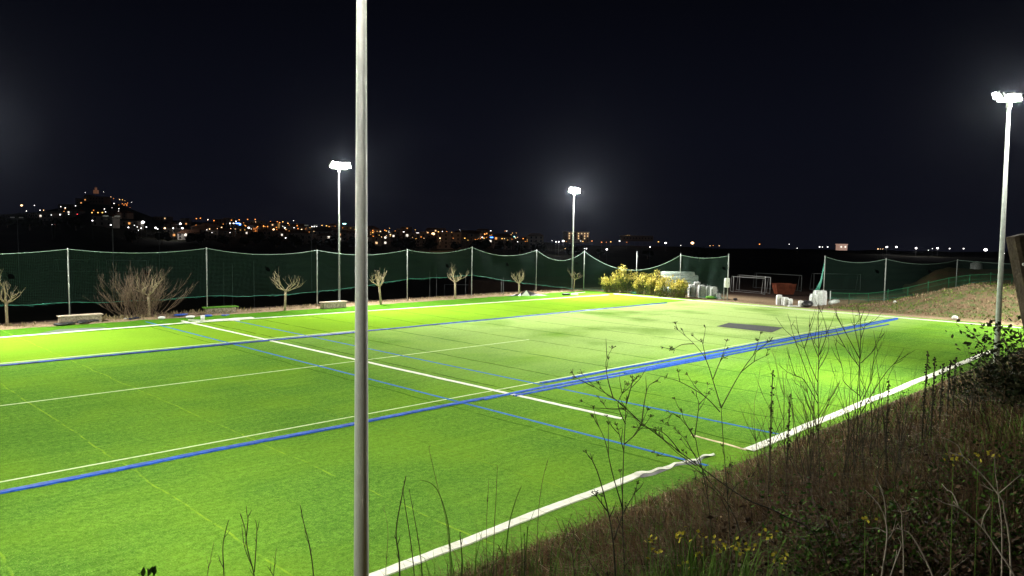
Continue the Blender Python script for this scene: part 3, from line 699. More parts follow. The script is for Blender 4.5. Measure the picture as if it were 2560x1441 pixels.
sack(2060, 763, .7, 1.45, 'clear-wrapped bundle at the right of the bundle group', 94, BAGW, 'wrapped_bundle', False, 'plastic-wrapped bundles by the net end')
b = gp(2074, 763); e_ = gp(2095, 759); m = MB(); m.tube([b+Vector((0, 0, .22)), (b+e_)/2+Vector((0, 0, .25)), e_+Vector((0, 0, .22))], [.2, .24, .2], 10)
tag(m.build('wrapped_roll', BAGC, loc=b), 'clear-wrapped roll lying on the ground right of the bundles', 'roll')
b = gp(1985, 767.5); m = MB(); m.box(b+Vector((0, 0, .06)), (1.2, .5, .08), ax=RTH, bev=.02); tag(m.build('white_board', WPL, loc=b), 'flat white board lying beside the small sacks', 'board')
# stacked pale rolls behind the bushes
ROLL_ = mat('wrapped_turf_roll', (.34, .44, .38), .3, .5, col2=(.46, .55, .49), nscale=3, bump=.3, bscale=6); ROLLE = mat('roll_end', (.06, .12, .08), .8, .1, col2=(.14, .2, .14), nscale=12)
cb = gp(1697, 731); cb.z = 0; ra = .39; k_ = 0
for lv, nr in ((0, 4), (1, 3), (2, 2), (3, 2)):
    for i in range(nr):
        off = (i-(nr-1)/2)*ra*2.02 if lv < 3 else (i-.5)*.5; z_ = ra+lv*ra*1.74 if lv < 3 else ra*(1+2*1.74)+ra*1.1
        if lv == 3 and i == 1: continue
        c = cb+BK*off+RTH*random.uniform(-.15, .15)-RTH*(.2 if lv == 3 else 0); c.z = z_; L_ = 4.3-.25*(lv == 3)
        nm = ['in the bottom row', 'in the second row', 'in the third row', 'on top'][lv]; wh = ['nearest', 'second', 'third', 'rearmost'][i]
        r = empty('turf_roll', c, ('pale wrapped turf roll %s of the stack, %s one' % (nm, wh)) if lv < 3 else 'single pale wrapped turf roll lying on top of the stack', 'turf roll', 'stacked turf rolls')
        m = MB(); m.tube([c-RTH*L_/2, c+RTH*L_/2], ra, 18); m.build('roll', ROLL_, r)
        m = MB(); m.tube([c+RTH*(L_/2+.004), c+RTH*(L_/2+.02)], [ra*.86, ra*.8], 18); m.build('roll_end', ROLLE, r)
# electric cabinet on the end post
b = Q3-BK*.0; z0 = zat(b.x, b.y, 719); z1 = zat(b.x, b.y, 696); c = Vector((b.x, b.y, (z0+z1)/2))-BK*.17-RTH*.12
r = empty('electric_box', (c.x, c.y, z0), 'white electric box on its frame beside the end net post', 'cabinet'); m = MB(); m.box(c, (.48, .24, z1-z0), ax=RTH, bev=.02); m.build('body', WPL, r)
m = MB(); m.box(c-BK*.135, (.40, .02, (z1-z0)*.85), ax=RTH); m.build('door', mat('door_white', (.55, .58, .52), .5, .4), r); m = MB(); m.box(c-BK*.155+RTH*.13, (.04, .02, .12), ax=RTH); m.build('handle', STRAP, r)
m = MB(); q = c-RTH*.32; m.tube([(q.x, q.y, .0), (q.x, q.y, z1+.02)], .03, 6); m.tube([(q.x, q.y, z1), (c.x, c.y, z1+.03)], .025, 5); m.build('frame', POST, r)
# goals
GOALM = mat('goal_frame', (.20, .20, .20), .5, .4)
GOALD = mat('goal_frame_dark', (.09, .10, .10), .6, .3)  # darker grey copy of the goal frame colour
def goal(A, B, H, label, m, dep=1.1, r_=.05, back=None):
    A = Vector(A); B = Vector(B); d = (B-A).normalized(); nn = (back or BK); r = empty('football_goal', A, label, 'goal', 'football goals beyond the pitch')
    def up(p, z): return Vector((p.x, p.y, p.z+z))
    for p_ in (A, B): mb = MB(); mb.tube([p_, up(p_, H)], r_, 6); mb.build('post', m, r)
    mb = MB(); mb.tube([up(A, H), up(B, H)], r_, 6); mb.build('crossbar', m, r); mb = MB()
    for p_ in (A, B): mb.tube([up(p_, H), up(p_, H)+nn*dep*.7, p_+nn*dep*1.2+Vector((0, 0, .03)), up(p_, .03)], r_*.6, 5)
    mb.tube([A+nn*dep*1.2+Vector((0, 0, .04)), B+nn*dep*1.2+Vector((0, 0, .04))], r_*.6, 5); mb.build('rear_frame', m, r)
goal(gp(1912, 737), gp(1833, 731), 1.95, 'white goal turned to the left, nearest to the electric box', GOALM)
goal(gp(1925, 735), gp(1848, 727), 2.0, 'white goal standing right behind the nearest one', GOALM)
goal(gp(2003, 729), gp(1890, 721), 2.05, 'long pale goal behind the rust-red skip', GOALD)
goal(gp(2150, 728), gp(2034, 726), 2.2, 'faint goal seen through the right-hand net', GOALD)
def lowgoal(px, dep, wd, H, label, ang=.0):
    A = at(px, 600, dep); A.z = LOWZ-.1; d = (RTH*math.cos(ang)+BK*math.sin(ang)); B = A+d*wd; goal(A, B, H, label, GOALD, r_=.07, back=BK)
lowgoal(1112, 128, 5.2, 2.44, 'faint goal in the lower yard left of the tallest net post')
lowgoal(1058, 108, 7.3, 1.9, 'low faint goal in the lower yard under the tallest net post', -.25)
lowgoal(136, 190, 10.5, 3.0, 'faint goal far behind the left net panel')
lowgoal(265, 190, 10, 3.0, 'faint goal far behind the big bare shrub')
# skip
RUST = mat('rusty_red', (.09, .02, .009), .7, .2, col2=(.14, .035, .014), nscale=2.5, bump=.2)
b = gp(1965, 739); b.z = 0; r = empty('skip_container', b, 'rust-red open skip standing beyond the sand by the goals', 'skip')
def trap(mb, w0, w1, z0, z1, d0, d1):
    vs = []
    for z, w2, dd in ((z0, w0, d0), (z1, w1, d1)):
        for i, j in ((-1, -1), (1, -1), (1, 1), (-1, 1)): vs.append(b+RTH*w2/2*i+BK*(.8+dd/2*j)+Vector((0, 0, z)))
    mb.add(vs, [(0, 3, 2, 1), (4, 5, 6, 7), (0, 1, 5, 4), (1, 2, 6, 5), (2, 3, 7, 6), (3, 0, 4, 7)])
m = MB(); trap(m, 1.9, 2.2, .1, .72, 1.3, 1.5); trap(m, 2.25, 2.35, .73, 1.28, 1.5, 1.6); m.build('body', RUST, r)
m = MB(); m.box(b+BK*0+Vector((0, 0, 1.32)), (2.45, .08, .08), ax=RTH); m.box(b+BK*1.62+Vector((0, 0, 1.32)), (2.45, .08, .08), ax=RTH); m.build('rim', RUST, r)
m = MB()
for i in (-.9, -.3, .3, .9): m.box(b+RTH*i+BK*.03+Vector((0, 0, .98)), (.07, .06, .5), ax=RTH)
m.build('ribs', RUST, r)
# thin posts and masts of the lower yard
def lowmast(px, dep, tpy, label, arm=True, r_=.07):
    A = at(px, 600, dep); A.z = LOWZ-.1; zt = zat(A.x, A.y, tpy); r = empty('yard_mast', A, label, 'mast', 'thin masts in the lower yard')
    m = MB(); m.tube([A, (A.x, A.y, zt)], [r_, r_*.6], 6); m.build('pole', GOALD, r)
    if arm:
        c = Vector((A.x, A.y, zt)); m = MB(); m.box(c, (2.6, .08, .08), ax=RTH); m.build('crossarm', GOALD, r)
        for i in (-.95, .75): m = MB(); m.box(c+RTH*i+Vector((0, 0, .3)), (.7, .3, .2), ax=RTH, bev=.03); m.build('lamp', WPL, r)
lowmast(282, 110, 546, 'unlit lamp mast with crossarm showing above the net left of the big shrub')
lowmast(779, 142, 568, 'unlit lamp mast with crossarm left of the white far mast')
lowmast(398, 160, 571, 'thin pole rising behind the big bare shrub', False, .05)
lowmast(45, 150, 548, 'barely visible lamp mast near the left edge', True, .05)
for i, (px, tp_) in enumerate(((1260, 694), (1255, 700), (1075, 680), (1092, 686), (1165, 690), (558, 655), (580, 660), (634, 652), (1338, 700))):
    lowmast(px, 84+i*1.5, tp_, 'thin dark pole in the lower yard behind the far net', False, .03)
# green railing along the path
GRN = mat('green_paint', (.015, .10, .045), .6, .2, col2=(.02, .14, .06), nscale=4)
A = gp(2075, 758); A.z = 0; B = Vector((90.5, 15.5, 0)); r = empty('green_railing', A, 'green metal railing with mesh climbing beside the path behind the goal line', 'railing')
n = 11; pts = []
for i in range(n+1):
    q = A.lerp(B, i/n); q.z = zg(q.x, q.y)+.02; pts.append(q)
    m = MB(); m.tube([q-Vector((0, 0, .1)), q+Vector((0, 0, 1.28 if i in (0, 3, 5, 8) else 1.12))], .035 if i else .05, 6); m.build('post', GRN if i else POST, r)
m = MB(); m.tube([q+Vector((0, 0, 1.08)) for q in pts], .03, 6); m.tube([q+Vector((0, 0, .62)) for q in pts], .018, 5); m.build('rail', GRN, r)
m = MB()
for a, b in zip(pts, pts[1:]):
    for k in range(22): q = a.lerp(b, k/22); m.tube([q+Vector((0, 0, .05)), q+Vector((0, 0, 1.06))], .007, 3, False)
m.build('mesh_bars', GRN, r)
# earth mound behind the right net
m = MB(); NU, NV = 60, 16
SIL = [(2262, 722), (2290, 712), (2318, 690), (2345, 674), (2380, 669), (2440, 672), (2560, 673), (2700, 668), (2800, 700)]
for i in range(NU+1):
    px = 2262+(2800-2262)*i/NU; zt = at(px, interp(SIL, px), 106).z
    for j in range(NV+1):
        v = j/NV; dep = 94+28*v; q = at(px, 600, dep); m.v.append((q.x, q.y, (zt*math.sin(math.pi*min(1, v*1.16))**.6 if v*1.16 < 1 else 0)*(1+.03*hn(q.x*2, q.y*2))-.1+.08*hn(q.x*3, q.y*3)))
for i in range(NU):
    for j in range(NV): a = i*(NV+1)+j; m.f.append((a, a+NV+1, a+NV+2, a+1)); m.sm.append(True)
tag(m.build('earth_mound', mat('mound_earth', (.26, .15, .08), .95, .1, col2=(.18, .18, .07), nscale=.45, bump=.9, bscale=3)), kind='structure')
b = at(2440, 676, 108); r = empty('white_tank', (b.x, b.y, b.z), 'pale water tank standing on top of the earth mound', 'tank'); m = MB(); m.tube([b-Vector((0, 0, .6)), b+Vector((0, 0, .1)), b+Vector((0, 0, .95)), b+Vector((0, 0, 1.15))], [.75, .8, .72, .3], 14); m.build('body', BAGC, r)
m = MB(); m.tube([b+Vector((0, 0, 1.13)), b+Vector((0, 0, 1.24))], [.25, .22], 10); m.build('cap', BAGC, r)

# ------------------------------------------------------------------ distant town
def emat(name, c, s): return mat(name, (.5, .5, .5), .5, .3, emis=c, estr=s)
EM = {'w': emat('white_lamp', (1, .96, .92), 5), 'o': emat('sodium_lamp', (1, .30, .05), 2.6), 'y': emat('amber_lamp', (1, .52, .12), 2.6),
      'a': emat('warm_lamp', (1, .60, .28), 3.6), 'r': emat('red_lamp', (1, .05, .06), 5), 'b': emat('blue_sign_light', (.06, .2, 1), 8),
      'd': emat('dim_red_lamp', (.5, .08, .08), 1.0), 'g': emat('cyan_lamp', (.4, 1, .9), 5)}
LAMPPOLE = mat('lamp_pole', (.1, .1, .1), .7, .2)
NAMES = {'w': 'white', 'o': 'orange', 'y': 'amber', 'a': 'warm white', 'r': 'red', 'b': 'blue', 'd': 'dim red', 'g': 'greenish'}
LIGHTS = """54,514,3,a 86,514,1,w 100,526,1,w 109,526,1,a 66,528,1,w 152,517,1,w 163,520,1,w 189,515,1,w 160,529,1,o 128,538,1,w 150,537,2,w 172,536,1,w 193,536,1,r
230,532,2,y 245,532,2,y 256,532,2,y 264,530,1,w 261,523,1,w 234,526,1,o 213,482,0,w 259,480,0,w 277,493,1,a 284,497,0,o 299,499,1,a 306,500,1,y 312,502,0,y 285,509,1,w 306,510,1,o 313,510,1,o
317,511,1,o 319,508,1,o 310,513,1,o 317,514,1,o 297,513,0,o 280,520,0,w 297,522,1,w 296,528,0,w 325,519,0,o 329,506,0,w 231,552,2,w 277,563,2,w 357,556,3,w 321,569,2,w 336,564,1,w 343,568,1,w
346,576,0,w 353,571,1,w 366,568,1,w 389,570,2,w 394,573,1,w 137,562,0,d 130,562,0,w 451,560,2,w 412,571,2,a 433,571,1,w 456,571,2,w 491,547,1,o 501,546,1,o 520,549,0,w 535,552,1,o 579,551,1,o
590,554,1,w 598,550,1,o 575,559,1,w 584,559,1,w 600,562,2,b 619,549,1,o 638,549,1,o 614,565,1,o 622,570,2,w 628,573,0,w 644,567,1,o 659,566,1,o 663,567,0,o 669,567,1,o 684,574,2,a 691,569,1,o
676,554,0,o 693,555,1,o 699,557,1,o 707,555,1,y 720,559,1,y 734,552,0,w 707,566,0,w 712,570,1,w 742,560,0,y 743,565,1,o 735,570,0,w 745,572,1,o 754,574,1,a 766,571,0,o 780,567,1,w 786,567,1,w
792,567,0,w 554,569,1,a 543,572,0,a 577,572,0,a 588,573,0,a 530,582,0,w 575,582,0,w 714,595,1,w 524,573,1,a 517,575,0,w 805,564,1,y 816,565,1,y 819,571,0,o 877,571,0,y 887,574,0,y 857,570,0,o
860,577,1,w 892,581,0,a 838,566,0,o 842,579,0,w 932,577,1,o 941,575,1,o 951,579,1,a 927,581,0,o 927,586,0,y 932,582,1,y 942,583,0,w 949,585,0,a 962,576,1,o 966,578,1,y 972,579,1,w 966,585,1,w
976,587,1,a 974,571,0,y 988,578,0,o 994,584,1,a 994,577,0,o 1017,578,0,a 1038,575,0,y 1047,586,1,w 1057,587,1,a 1067,586,0,o 1070,584,1,o 1053,593,1,o 1040,597,0,y 1020,593,0,w 1083,585,3,a
1096,580,1,y 1106,579,0,w 1103,587,1,a 1110,587,1,o 1100,596,1,a 1122,586,3,a 1117,579,0,o 1129,581,0,y 1132,589,1,o 1150,576,0,w 1162,581,1,y 1148,589,0,o 1153,591,1,w 1160,590,1,r 1162,596,1,y
1170,601,0,y 1174,591,0,a 1185,592,2,a 1181,590,1,o 1192,580,1,y 1206,594,1,w 1210,596,1,y 1212,586,1,o 1217,585,0,o 1216,594,0,o 1227,578,1,w 1229,588,0,o 1242,594,0,o 1252,595,1,o 1255,597,1,y
1261,597,0,a 1269,592,0,o 1274,589,0,a 1278,587,0,y 1263,578,0,o 1267,578,0,w 1281,583,0,y 1291,583,0,y 1286,592,1,g 1289,596,1,a 1294,605,0,w 1308,597,1,o 1320,594,2,a 1318,600,0,y 1330,598,0,o
1344,597,2,o 1329,593,0,w 1380,602,0,w 1390,605,1,w 1397,605,1,w 1408,603,2,w 1416,604,0,o 1452,603,0,w 1457,604,1,y 1480,603,1,o 1504,606,1,o 1516,606,0,o 1527,605,1,y 1549,603,1,w 1567,606,0,o
1565,590,1,y 1569,590,1,y 1573,590,1,y 1587,591,0,a 1599,593,1,o 1603,593,1,y 1607,593,1,y 1619,594,1,o 1623,594,1,y 1625,618,1,w 1646,605,1,y 1664,608,2,w 1702,614,0,w 1731,608,3,a 1775,615,0,a
1783,614,0,o 1798,615,0,a 1517,624,2,w 1413,622,0,a 1466,622,1,w 1461,622,0,w 1899,611,1,o 1973,611,0,w 1993,621,0,w 2049,618,1,w 2056,618,0,w 2069,618,1,w 2195,623,1,a 2201,623,0,a 2207,623,0,a
2217,618,2,w 2241,618,2,w 2290,621,2,w 2331,622,0,w 2344,621,2,w 2374,622,1,w 2409,622,1,w 2464,625,3,w 2510,634,1,w 2321,626,0,w""".split()
_rl = random.Random(77)
for _i in range(66):
    _x = _rl.choice((_rl.uniform(480, 850), _rl.uniform(925, 1345), _rl.uniform(925, 1345))); _lo, _hi = prof(_x)
    LIGHTS.append('%d,%.1f,0,%s' % (_x, _hi+8+(_lo-_hi-10)*_rl.random()**.9*.8, _rl.choice('ooooya')))
def region(px): return ('on the hill at far left' if px < 345 else 'in the town left of the far mast' if px < 840 else 'in the middle of the town' if px < 1350 else 'in the outskirts beyond the far mast' if px < 1850 else 'in the plain at far right')
SZ = [.36, .62, 1.05, 1.8]; SW = ['tiny', 'small', 'bright', 'glaring']  # head radii enlarged to include the bloom round each lamp
for i, s_ in enumerate(LIGHTS):
    px, py, k, c = s_.split(','); px = float(px); py = float(py); k = int(k)
    p, zt = faratt(px, py); dep = (p-EYE).dot(FW); R_ = SZ[k]*dep/620*(.5 if px < 345 else .76)
    r = empty('street_lamp', (p.x, p.y, zt), '%s %s distant lamp %s' % (SW[k], NAMES[c], region(px)), 'street lamp', 'distant street lamps')
    m = MB(); m.tube([(p.x, p.y, zt-1), (p.x, p.y, p.z-R_*.5)], .08, 3, False); m.build('pole', LAMPPOLE, r)
    m = MB(); m.ball(p, R_, 8, 5, (1, 1, .75)); m.build('lamp_head', EM[c], r)
    if px > 430 and ((k >= 2 and i % 2 == 0) or (k == 1 and i % 9 == 0)):
        l = bpy.data.lights.new('street_lamp_light', 'POINT'); l.energy = 1300*(k+1); l.shadow_soft_size = .5
        l.color = {'w': (1, .95, .9), 'o': (1, .35, .1), 'y': (1, .6, .2), 'a': (1, .6, .32)}.get(c, (1, .8, .6))
        o = bpy.data.objects.new('street_lamp_light', l); COL.objects.link(o); o.parent = r; o.location = (p.x-EYE.x-p.x, 0, 0); q = p-FW*3+Vector((0, 0, .5)); o.location = (q.x-p.x, q.y-p.y, q.z-zt)
WALLF = [mat('town_wall_%d' % i, c, .9, .1, col2=tuple(v*.75 for v in c), nscale=.3) for i, c in enumerate(((.42, .36, .30), (.34, .27, .22), (.5, .46, .42), (.30, .22, .18)))]
ROOFF = mat('town_roof', (.16, .08, .05), .9, .1); WIN = [emat('lit_window', (1, .62, .30), 1.1), emat('lit_window_white', (1, .9, .75), 1.3), emat('lit_window_orange', (1, .42, .12), 1.0)]
SHUT = mat('dark_window', (.03, .03, .035), .4, .4)
rs = random.Random(99)
def building(px, py_base, dep, wd, H, label, name='town_house', nfl=3, lit=.12, roof=True, seed=0, wm=None, fixedwin=None, litm=None):
    rb = random.Random(seed); q = at(px, py_base, dep); b = Vector((q.x, q.y, q.z)); r = empty(name, b, label, 'building', 'distant town buildings')
    ang = rb.uniform(-.3, .3); ax = RTH*math.cos(ang)+BK*math.sin(ang); bk = Vector((-ax.y, ax.x, 0)); wm = wm or rb.choice(WALLF); D = wd*rb.uniform(.6, .9)
    m = MB(); m.box(b+bk*D/2+Vector((0, 0, H/2-.5)), (wd, D, H+1), ax=ax); m.build('wall', wm, r)
    if roof:
        a = [b+ax*wd*.54*i+bk*(D/2+D*.56*j)+Vector((0, 0, H)) for i in (-1, 1) for j in (-1, 1)]; rdg = [b+ax*wd*.35*i+bk*D/2+Vector((0, 0, H+D*.22)) for i in (-1, 1)]
        m = MB(); m.add(a+rdg, [(0, 1, 4), (2, 5, 3), (0, 4, 5, 2), (1, 3, 5, 4), (0, 2, 3, 1)]); m.build('roof', ROOFF, r)
    else: m = MB(); m.box(b+bk*D/2+Vector((0, 0, H+.4)), (wd+.8, D+.8, .8), ax=ax); m.build('roof', wm, r)
    nw = max(2, int(wd/3.4)); dk = MB()
    for fl in range(nfl):
        for k in range(nw):
            c = b+ax*wd*((k+.5)/nw-.5)-bk*.06+Vector((0, 0, H*(fl+.55)/nfl))
            on = (fl, k) in fixedwin if fixedwin is not None else rb.random() < lit
            if on: m = MB(); m.box(c, (1.5, .08, 1.5), ax=ax); m.build('lit_window', litm or rb.choice(WIN), r)
            else: dk.box(c, (1.2, .06, 1.5), ax=ax)
    if dk.v: tag(dk.build('dark_windows', SHUT, r))
WORDS = ['pale', 'cream', 'brownish', 'grey']
k = 0
for px in list(range(90, 335, 19))+list(range(405, 1345, 17)):
    lo, hi = prof(px); t_ = rs.uniform(.12, .98); dep = D0*(D1/D0)**t_; z = farz(px, dep); q = at(px+rs.uniform(-6, 6), 570, dep)
    v = Vector((q.x, q.y, z))-EYE; dp = v.dot(FW); py = 720.5-F*v.dot(UP)/dp; ppx = 1280+F*v.dot(RT)/dp; wd = rs.uniform(9, 18); H = rs.uniform(4, 7) if px < 900 else rs.uniform(5, 11)
    building(ppx, py, dp, wd, H, '%s distant house %s' % ('low' if H < 7 else 'tall', region(px)), nfl=2 if H < 7 else 4, seed=k, roof=rs.random() < .55, lit=.07); k += 1
building(1446, 606, 900, 26, 11.5, 'long four storey block with lit top floor windows beyond the far mast', 'office_block', 4, roof=False, seed=500, wm=WALLF[1], litm=WIN[0],
         fixedwin={(3, 0), (3, 1), (3, 3), (3, 4), (3, 5), (2, 0), (2, 3), (2, 5), (1, 0), (1, 3), (2, 6), (3, 6), (1, 5)})
building(2108, 624, 760, 8.5, 4.6, 'small house with self-glowing pink-white walls in the plain at right', 'lit_house', 1, lit=1, roof=False, seed=501, wm=emat('glowing_wall', (1, .6, .45), .30), litm=WIN[1])  # wall emits light itself, standing in for lamplight falling on it
building(1595, 601, 850, 34, 4.2, 'long low terrace with a row of amber lamps beyond the far net', 'terrace', 1, lit=0, roof=False, seed=502, wm=WALLF[3])
for i, (px, py, wp, m_, lb) in enumerate(((1231, 594, 11, 'b', 'wide blue lit shop sign in the town'), (594, 559, 9, 'b', 'blue glowing sign board left of the far mast'), (861, 560, 8, 'g', 'pale blue-white lit sign board just right of the far mast'), (1003, 580, 16, 'w', 'long white wall strip with emitted glow in the middle of the town'), (1044, 583, 7, 'w', 'short white wall strip with emitted glow in the middle of the town'))):  # last two are lit wall strips, their light emitted by the face
    p, zt = faratt(px, py); dep = (p-EYE).dot(FW); r = empty('lit_sign', (p.x, p.y, zt), lb, 'sign', 'lit signs in the distant town'); s_ = dep/F
    m = MB(); m.box(p, (wp*s_, .4, 2.2*s_ if i < 3 else 1.0*s_), ax=RTH); m.build('sign_face', EM[m_], r)
    m = MB(); m.tube([(p.x, p.y, zt-1), (p.x, p.y, p.z-.4)], .15, 4); m.build('post', LAMPPOLE, r)
# hilltop chapel
q = at(240, 481, 990); r = empty('hilltop_chapel', q, 'small chapel with dimly self-glowing walls on the hilltop at far left', 'chapel'); m = MB(); m.box(q+Vector((0, 0, .5)), (5, 4, 4.5), ax=RTH); m.build('nave', emat('chapel_wall_glow', (1, .42, .22), .09), r)  # nave and tower walls emit a dim glow in place of lamplight
m = MB(); m.box(q+Vector((0, 0, 3.5)), (2, 2, 5), ax=RTH); m.build('tower', MATS['chapel_wall_glow'], r); m = MB(); m.tube([q+Vector((0, 0, 5.9)), q+Vector((0, 0, 8))], [1.3, .05], 4); m.build('spire', ROOFF, r)
# dark trees at the near edge of the town
DKL = mat('dark_tree_leaf', (.012, .017, .009), .9, .05, col2=(.022, .03, .014), nscale=.6)
def darktree(px, dep, H, label, seed):
    rb = random.Random(seed); q = at(px, 600, dep); b = Vector((q.x, q.y, farz(px, dep)-.3)); r = empty('distant_tree', b, label, 'tree', 'dark trees before the distant town')
    m = MB(); m.tube([b, b+Vector((0, 0, H*.4))], [.35, .2], 6); m.build('trunk', TWIG, r); m = MB()
    for k in range(9): random.seed(seed*10+k); m.ball(b+Vector((rb.gauss(0, H*.22), rb.gauss(0, H*.22), H*rb.uniform(.4, .8))), H*rb.uniform(.16, .28), 9, 6, (1, 1, .9), .2)
    for k in range(160): m.leaf(b+Vector((rb.gauss(0, H*.34), rb.gauss(0, H*.34), H*rb.uniform(.3, 1.05))), (rb.uniform(-1, 1), rb.uniform(-1, 1), 1), (rb.uniform(-1, 1), rb.uniform(-1, 1), .3), H*.1, H*.06)
    m.build('crown', DKL, r)
for i, px in enumerate((20, 75, 140, 190, 330, 405, 480, 500, 560, 612, 640, 690, 740, 790, 835, 890, 925, 1000, 1030, 1075, 1140, 1200, 1260, 1300, 1350, 1430, 1500, 1620, 1750)):
    darktree(px, 410+random.Random(i).uniform(-30, 30), random.Random(i+5).uniform(5, 9), 'round dark tree in silhouette below the lights %s' % region(px), 300+i)
# ------------------------------------------------------------------ bank vegetation
def bank_area(n, rs, near=1.0):
    out = []
    while len(out) < n:
        u = rs.random(); px = rs.uniform(900, 2700); py = rs.uniform(850, 1560)
        p = ghit(px, py)
        if p.y < TOE+.15 and p.x > .6: out.append(p)
    return out
DRY = leafmat('dry_blade', (.07, .042, .020), (.26, .17, .085), .05, .95); GRB = leafmat('green_blade', (.05, .11, .014), (.17, .28, .05), .05, .95)
DKST = mat('dark_stem', (.03, .032, .016), .8, .15, col2=(.06, .05, .028), nscale=12)
BRST = mat('brown_stem', (.07, .048, .028), .8, .15, col2=(.12, .085, .05), nscale=12)
PLST = mat('pale_dry_stem', (.30, .25, .19), .8, .15, col2=(.42, .36, .28), nscale=12)
BWE0 = leafmat('tangle_stem', (.04, .026, .012), (.19, .12, .06), .05, .95); STR0 = leafmat('straw', (.25, .2, .12), (.45, .37, .25), .05, .95)
def blades(name, n, m, hmin, hmax, wmin, wmax, seed, lean=.5, filt=None, clump=.0, kindlabel=None):
    rs = random.Random(seed); pts = []
    base = bank_area(n//6, rs)
    for p in base:
        if filt and not filt(p, rs): continue
        d = max(2.5, (p-EYE).length)
        for _ in range(6):
            x = p.x+rs.gauss(0, .035*d); y = p.y+rs.gauss(0, .03*d)
            if y > TOE-.05 or x < .4 or (x*x+y*y) < 2.2: continue
            pts.append((x, y, zg(x, y)-.03, d))
    P_ = np.array(pts); N = len(P_); rng = np.random.RandomState(seed); H = rng.uniform(hmin, hmax, N)*(.7+.6*rng.rand(N))*np.clip(.22+(TOE-P_[:, 1])/3.2, .2, 1); W = rng.uniform(wmin, wmax, N)*np.clip(P_[:, 3]/6, .8, 3.2)
    a = rng.rand(N)*2*np.pi; ln = rng.rand(N)*lean; dx, dy = np.cos(a)*ln*H, np.sin(a)*ln*H; b_ = rng.rand(N)*2*np.pi; wx, wy = np.cos(b_)*W/2, np.sin(b_)*W/2
    v = np.zeros((N, 5, 3)); bx, by, bz = P_[:, 0], P_[:, 1], P_[:, 2]
    v[:, 0] = np.stack([bx-wx, by-wy, bz], 1); v[:, 1] = np.stack([bx+wx, by+wy, bz], 1)
    v[:, 2] = np.stack([bx+dx*.35+wx*.8, by+dy*.35+wy*.8, bz+H*.55], 1); v[:, 3] = np.stack([bx+dx*.35-wx*.8, by+dy*.35-wy*.8, bz+H*.55], 1)
    v[:, 4] = np.stack([bx+dx, by+dy, bz+H*(1-.3*ln)], 1)
    i = np.arange(N)[:, None]*5; f = np.concatenate([i+np.array([[0, 1, 2]]), i+np.array([[0, 2, 3]]), i+np.array([[3, 2, 4]])], 0)
    o = nparray_mesh(name, v.reshape(-1, 3), f, m, 3); tag(o, kindlabel, 'ground cover', kind='stuff'); return o
green_f = lambda p, rs: rs.random() < (.95 if (p-EYE).length < 5.5 and p.x < 4.5 else .75 if hn(p.x*.7+1, p.y*.9) > -.15 else .15)
blades('dry_grass', 90000, DRY, .08, .26, .007, .015, 1, 1.1, kindlabel='brown dry grass and litter covering the bank')
blades('tall_dry_weeds', 14000, DRY, .2, .5, .006, .012, 2, .6, filt=lambda p, rs: p.x > 5, kindlabel='taller dry weeds standing thick on the bank')
blades('green_grass', 46000, GRB, .12, .40, .008, .016, 3, .8, filt=green_f, kindlabel='green grass growing in the foreground of the bank')
blades('tangled_stems', 26000, BWE0, .25, .75, .004, .007, 9, 2.2, filt=lambda p, rs: hn(p.x*.8, p.y*.7+2) > -.35, kindlabel='tangle of bent dry stems over the whole bank')
blades('pale_straws', 3500, STR0, .15, .5, .004, .007, 10, 2.6, kindlabel='scattered pale straws caught in the weeds of the bank')
# leafy weeds
def leafcover(name, n, m, seed, label, filt=None, sz=(.02, .05), hh=.3):
    rs = random.Random(seed); mb = MB(); base = bank_area(n//12, rs)
    for p in base:
        if filt and not filt(p, rs): continue
        d = (p-EYE).length; k = max(.8, d/12)
        c = p+Vector((0, 0, rs.uniform(.03, hh)*min(1, .15+(TOE-p.y)/3.2)))
        for _ in range(12):
            q = c+Vector((rs.gauss(0, .10*k), rs.gauss(0, .10*k), rs.gauss(0, .07)));
            mb.leaf(q, (rs.uniform(-1, 1), rs.uniform(-1, 1), rs.uniform(-.3, .8)), (rs.uniform(-1, 1), rs.uniform(-1, 1), 1), rs.uniform(*sz)*k, rs.uniform(*sz)*.55*k)
    tag(mb.build(name, m), label, 'ground cover', kind='stuff')
GWE = leafmat('weed_leaf', (.03, .075, .012), (.10, .19, .03), .1, .9); BWE = leafmat('dead_leaf', (.035, .022, .012), (.17, .11, .065), .1, .95)
leafcover('leafy_weeds', 26000, GWE, 5, 'low green leafy weeds among the dry grass', lambda p, rs: hn(p.x*.9, p.y*1.1) > .05 or (p-EYE).length < 5)
leafcover('dead_leaves', 30000, BWE, 6, 'dead brown leaves and seed husks on the bank', None, (.012, .034), .4)
# slope behind the goal line
rs = random.Random(8); mb = MB(); mg = MB()
for k in range(9000):
    x = rs.uniform(75, 92); y = rs.uniform(2, 31.5); z = zg(x, y)
    if x > 83+rs.uniform(-1, 1) and y > 22: continue
    tgt = mg if hn(x*.8, y*.8) > .12 else mb
    q = Vector((x, y, z)); h = rs.uniform(.1, .3)
    tgt.leaf(q, (rs.uniform(-1, 1), rs.uniform(-1, 1), rs.uniform(.3, 1.5)), (rs.uniform(-1, 1), rs.uniform(-1, 1), .2), h, h*.4)
SLD = leafmat('slope_dry', (.13, .085, .05), (.33, .24, .15), .1, .9); SLG = leafmat('slope_green', (.07, .12, .02), (.20, .26, .06), .1, .9)
tag(mb.build('slope_weeds_dry', SLD), 'dry straw-coloured weeds on the slope behind the goal line', 'ground cover', kind='stuff'); tag(mg.build('slope_weeds_green', SLG), 'green weeds on the slope behind the goal line', 'ground cover', kind='stuff')
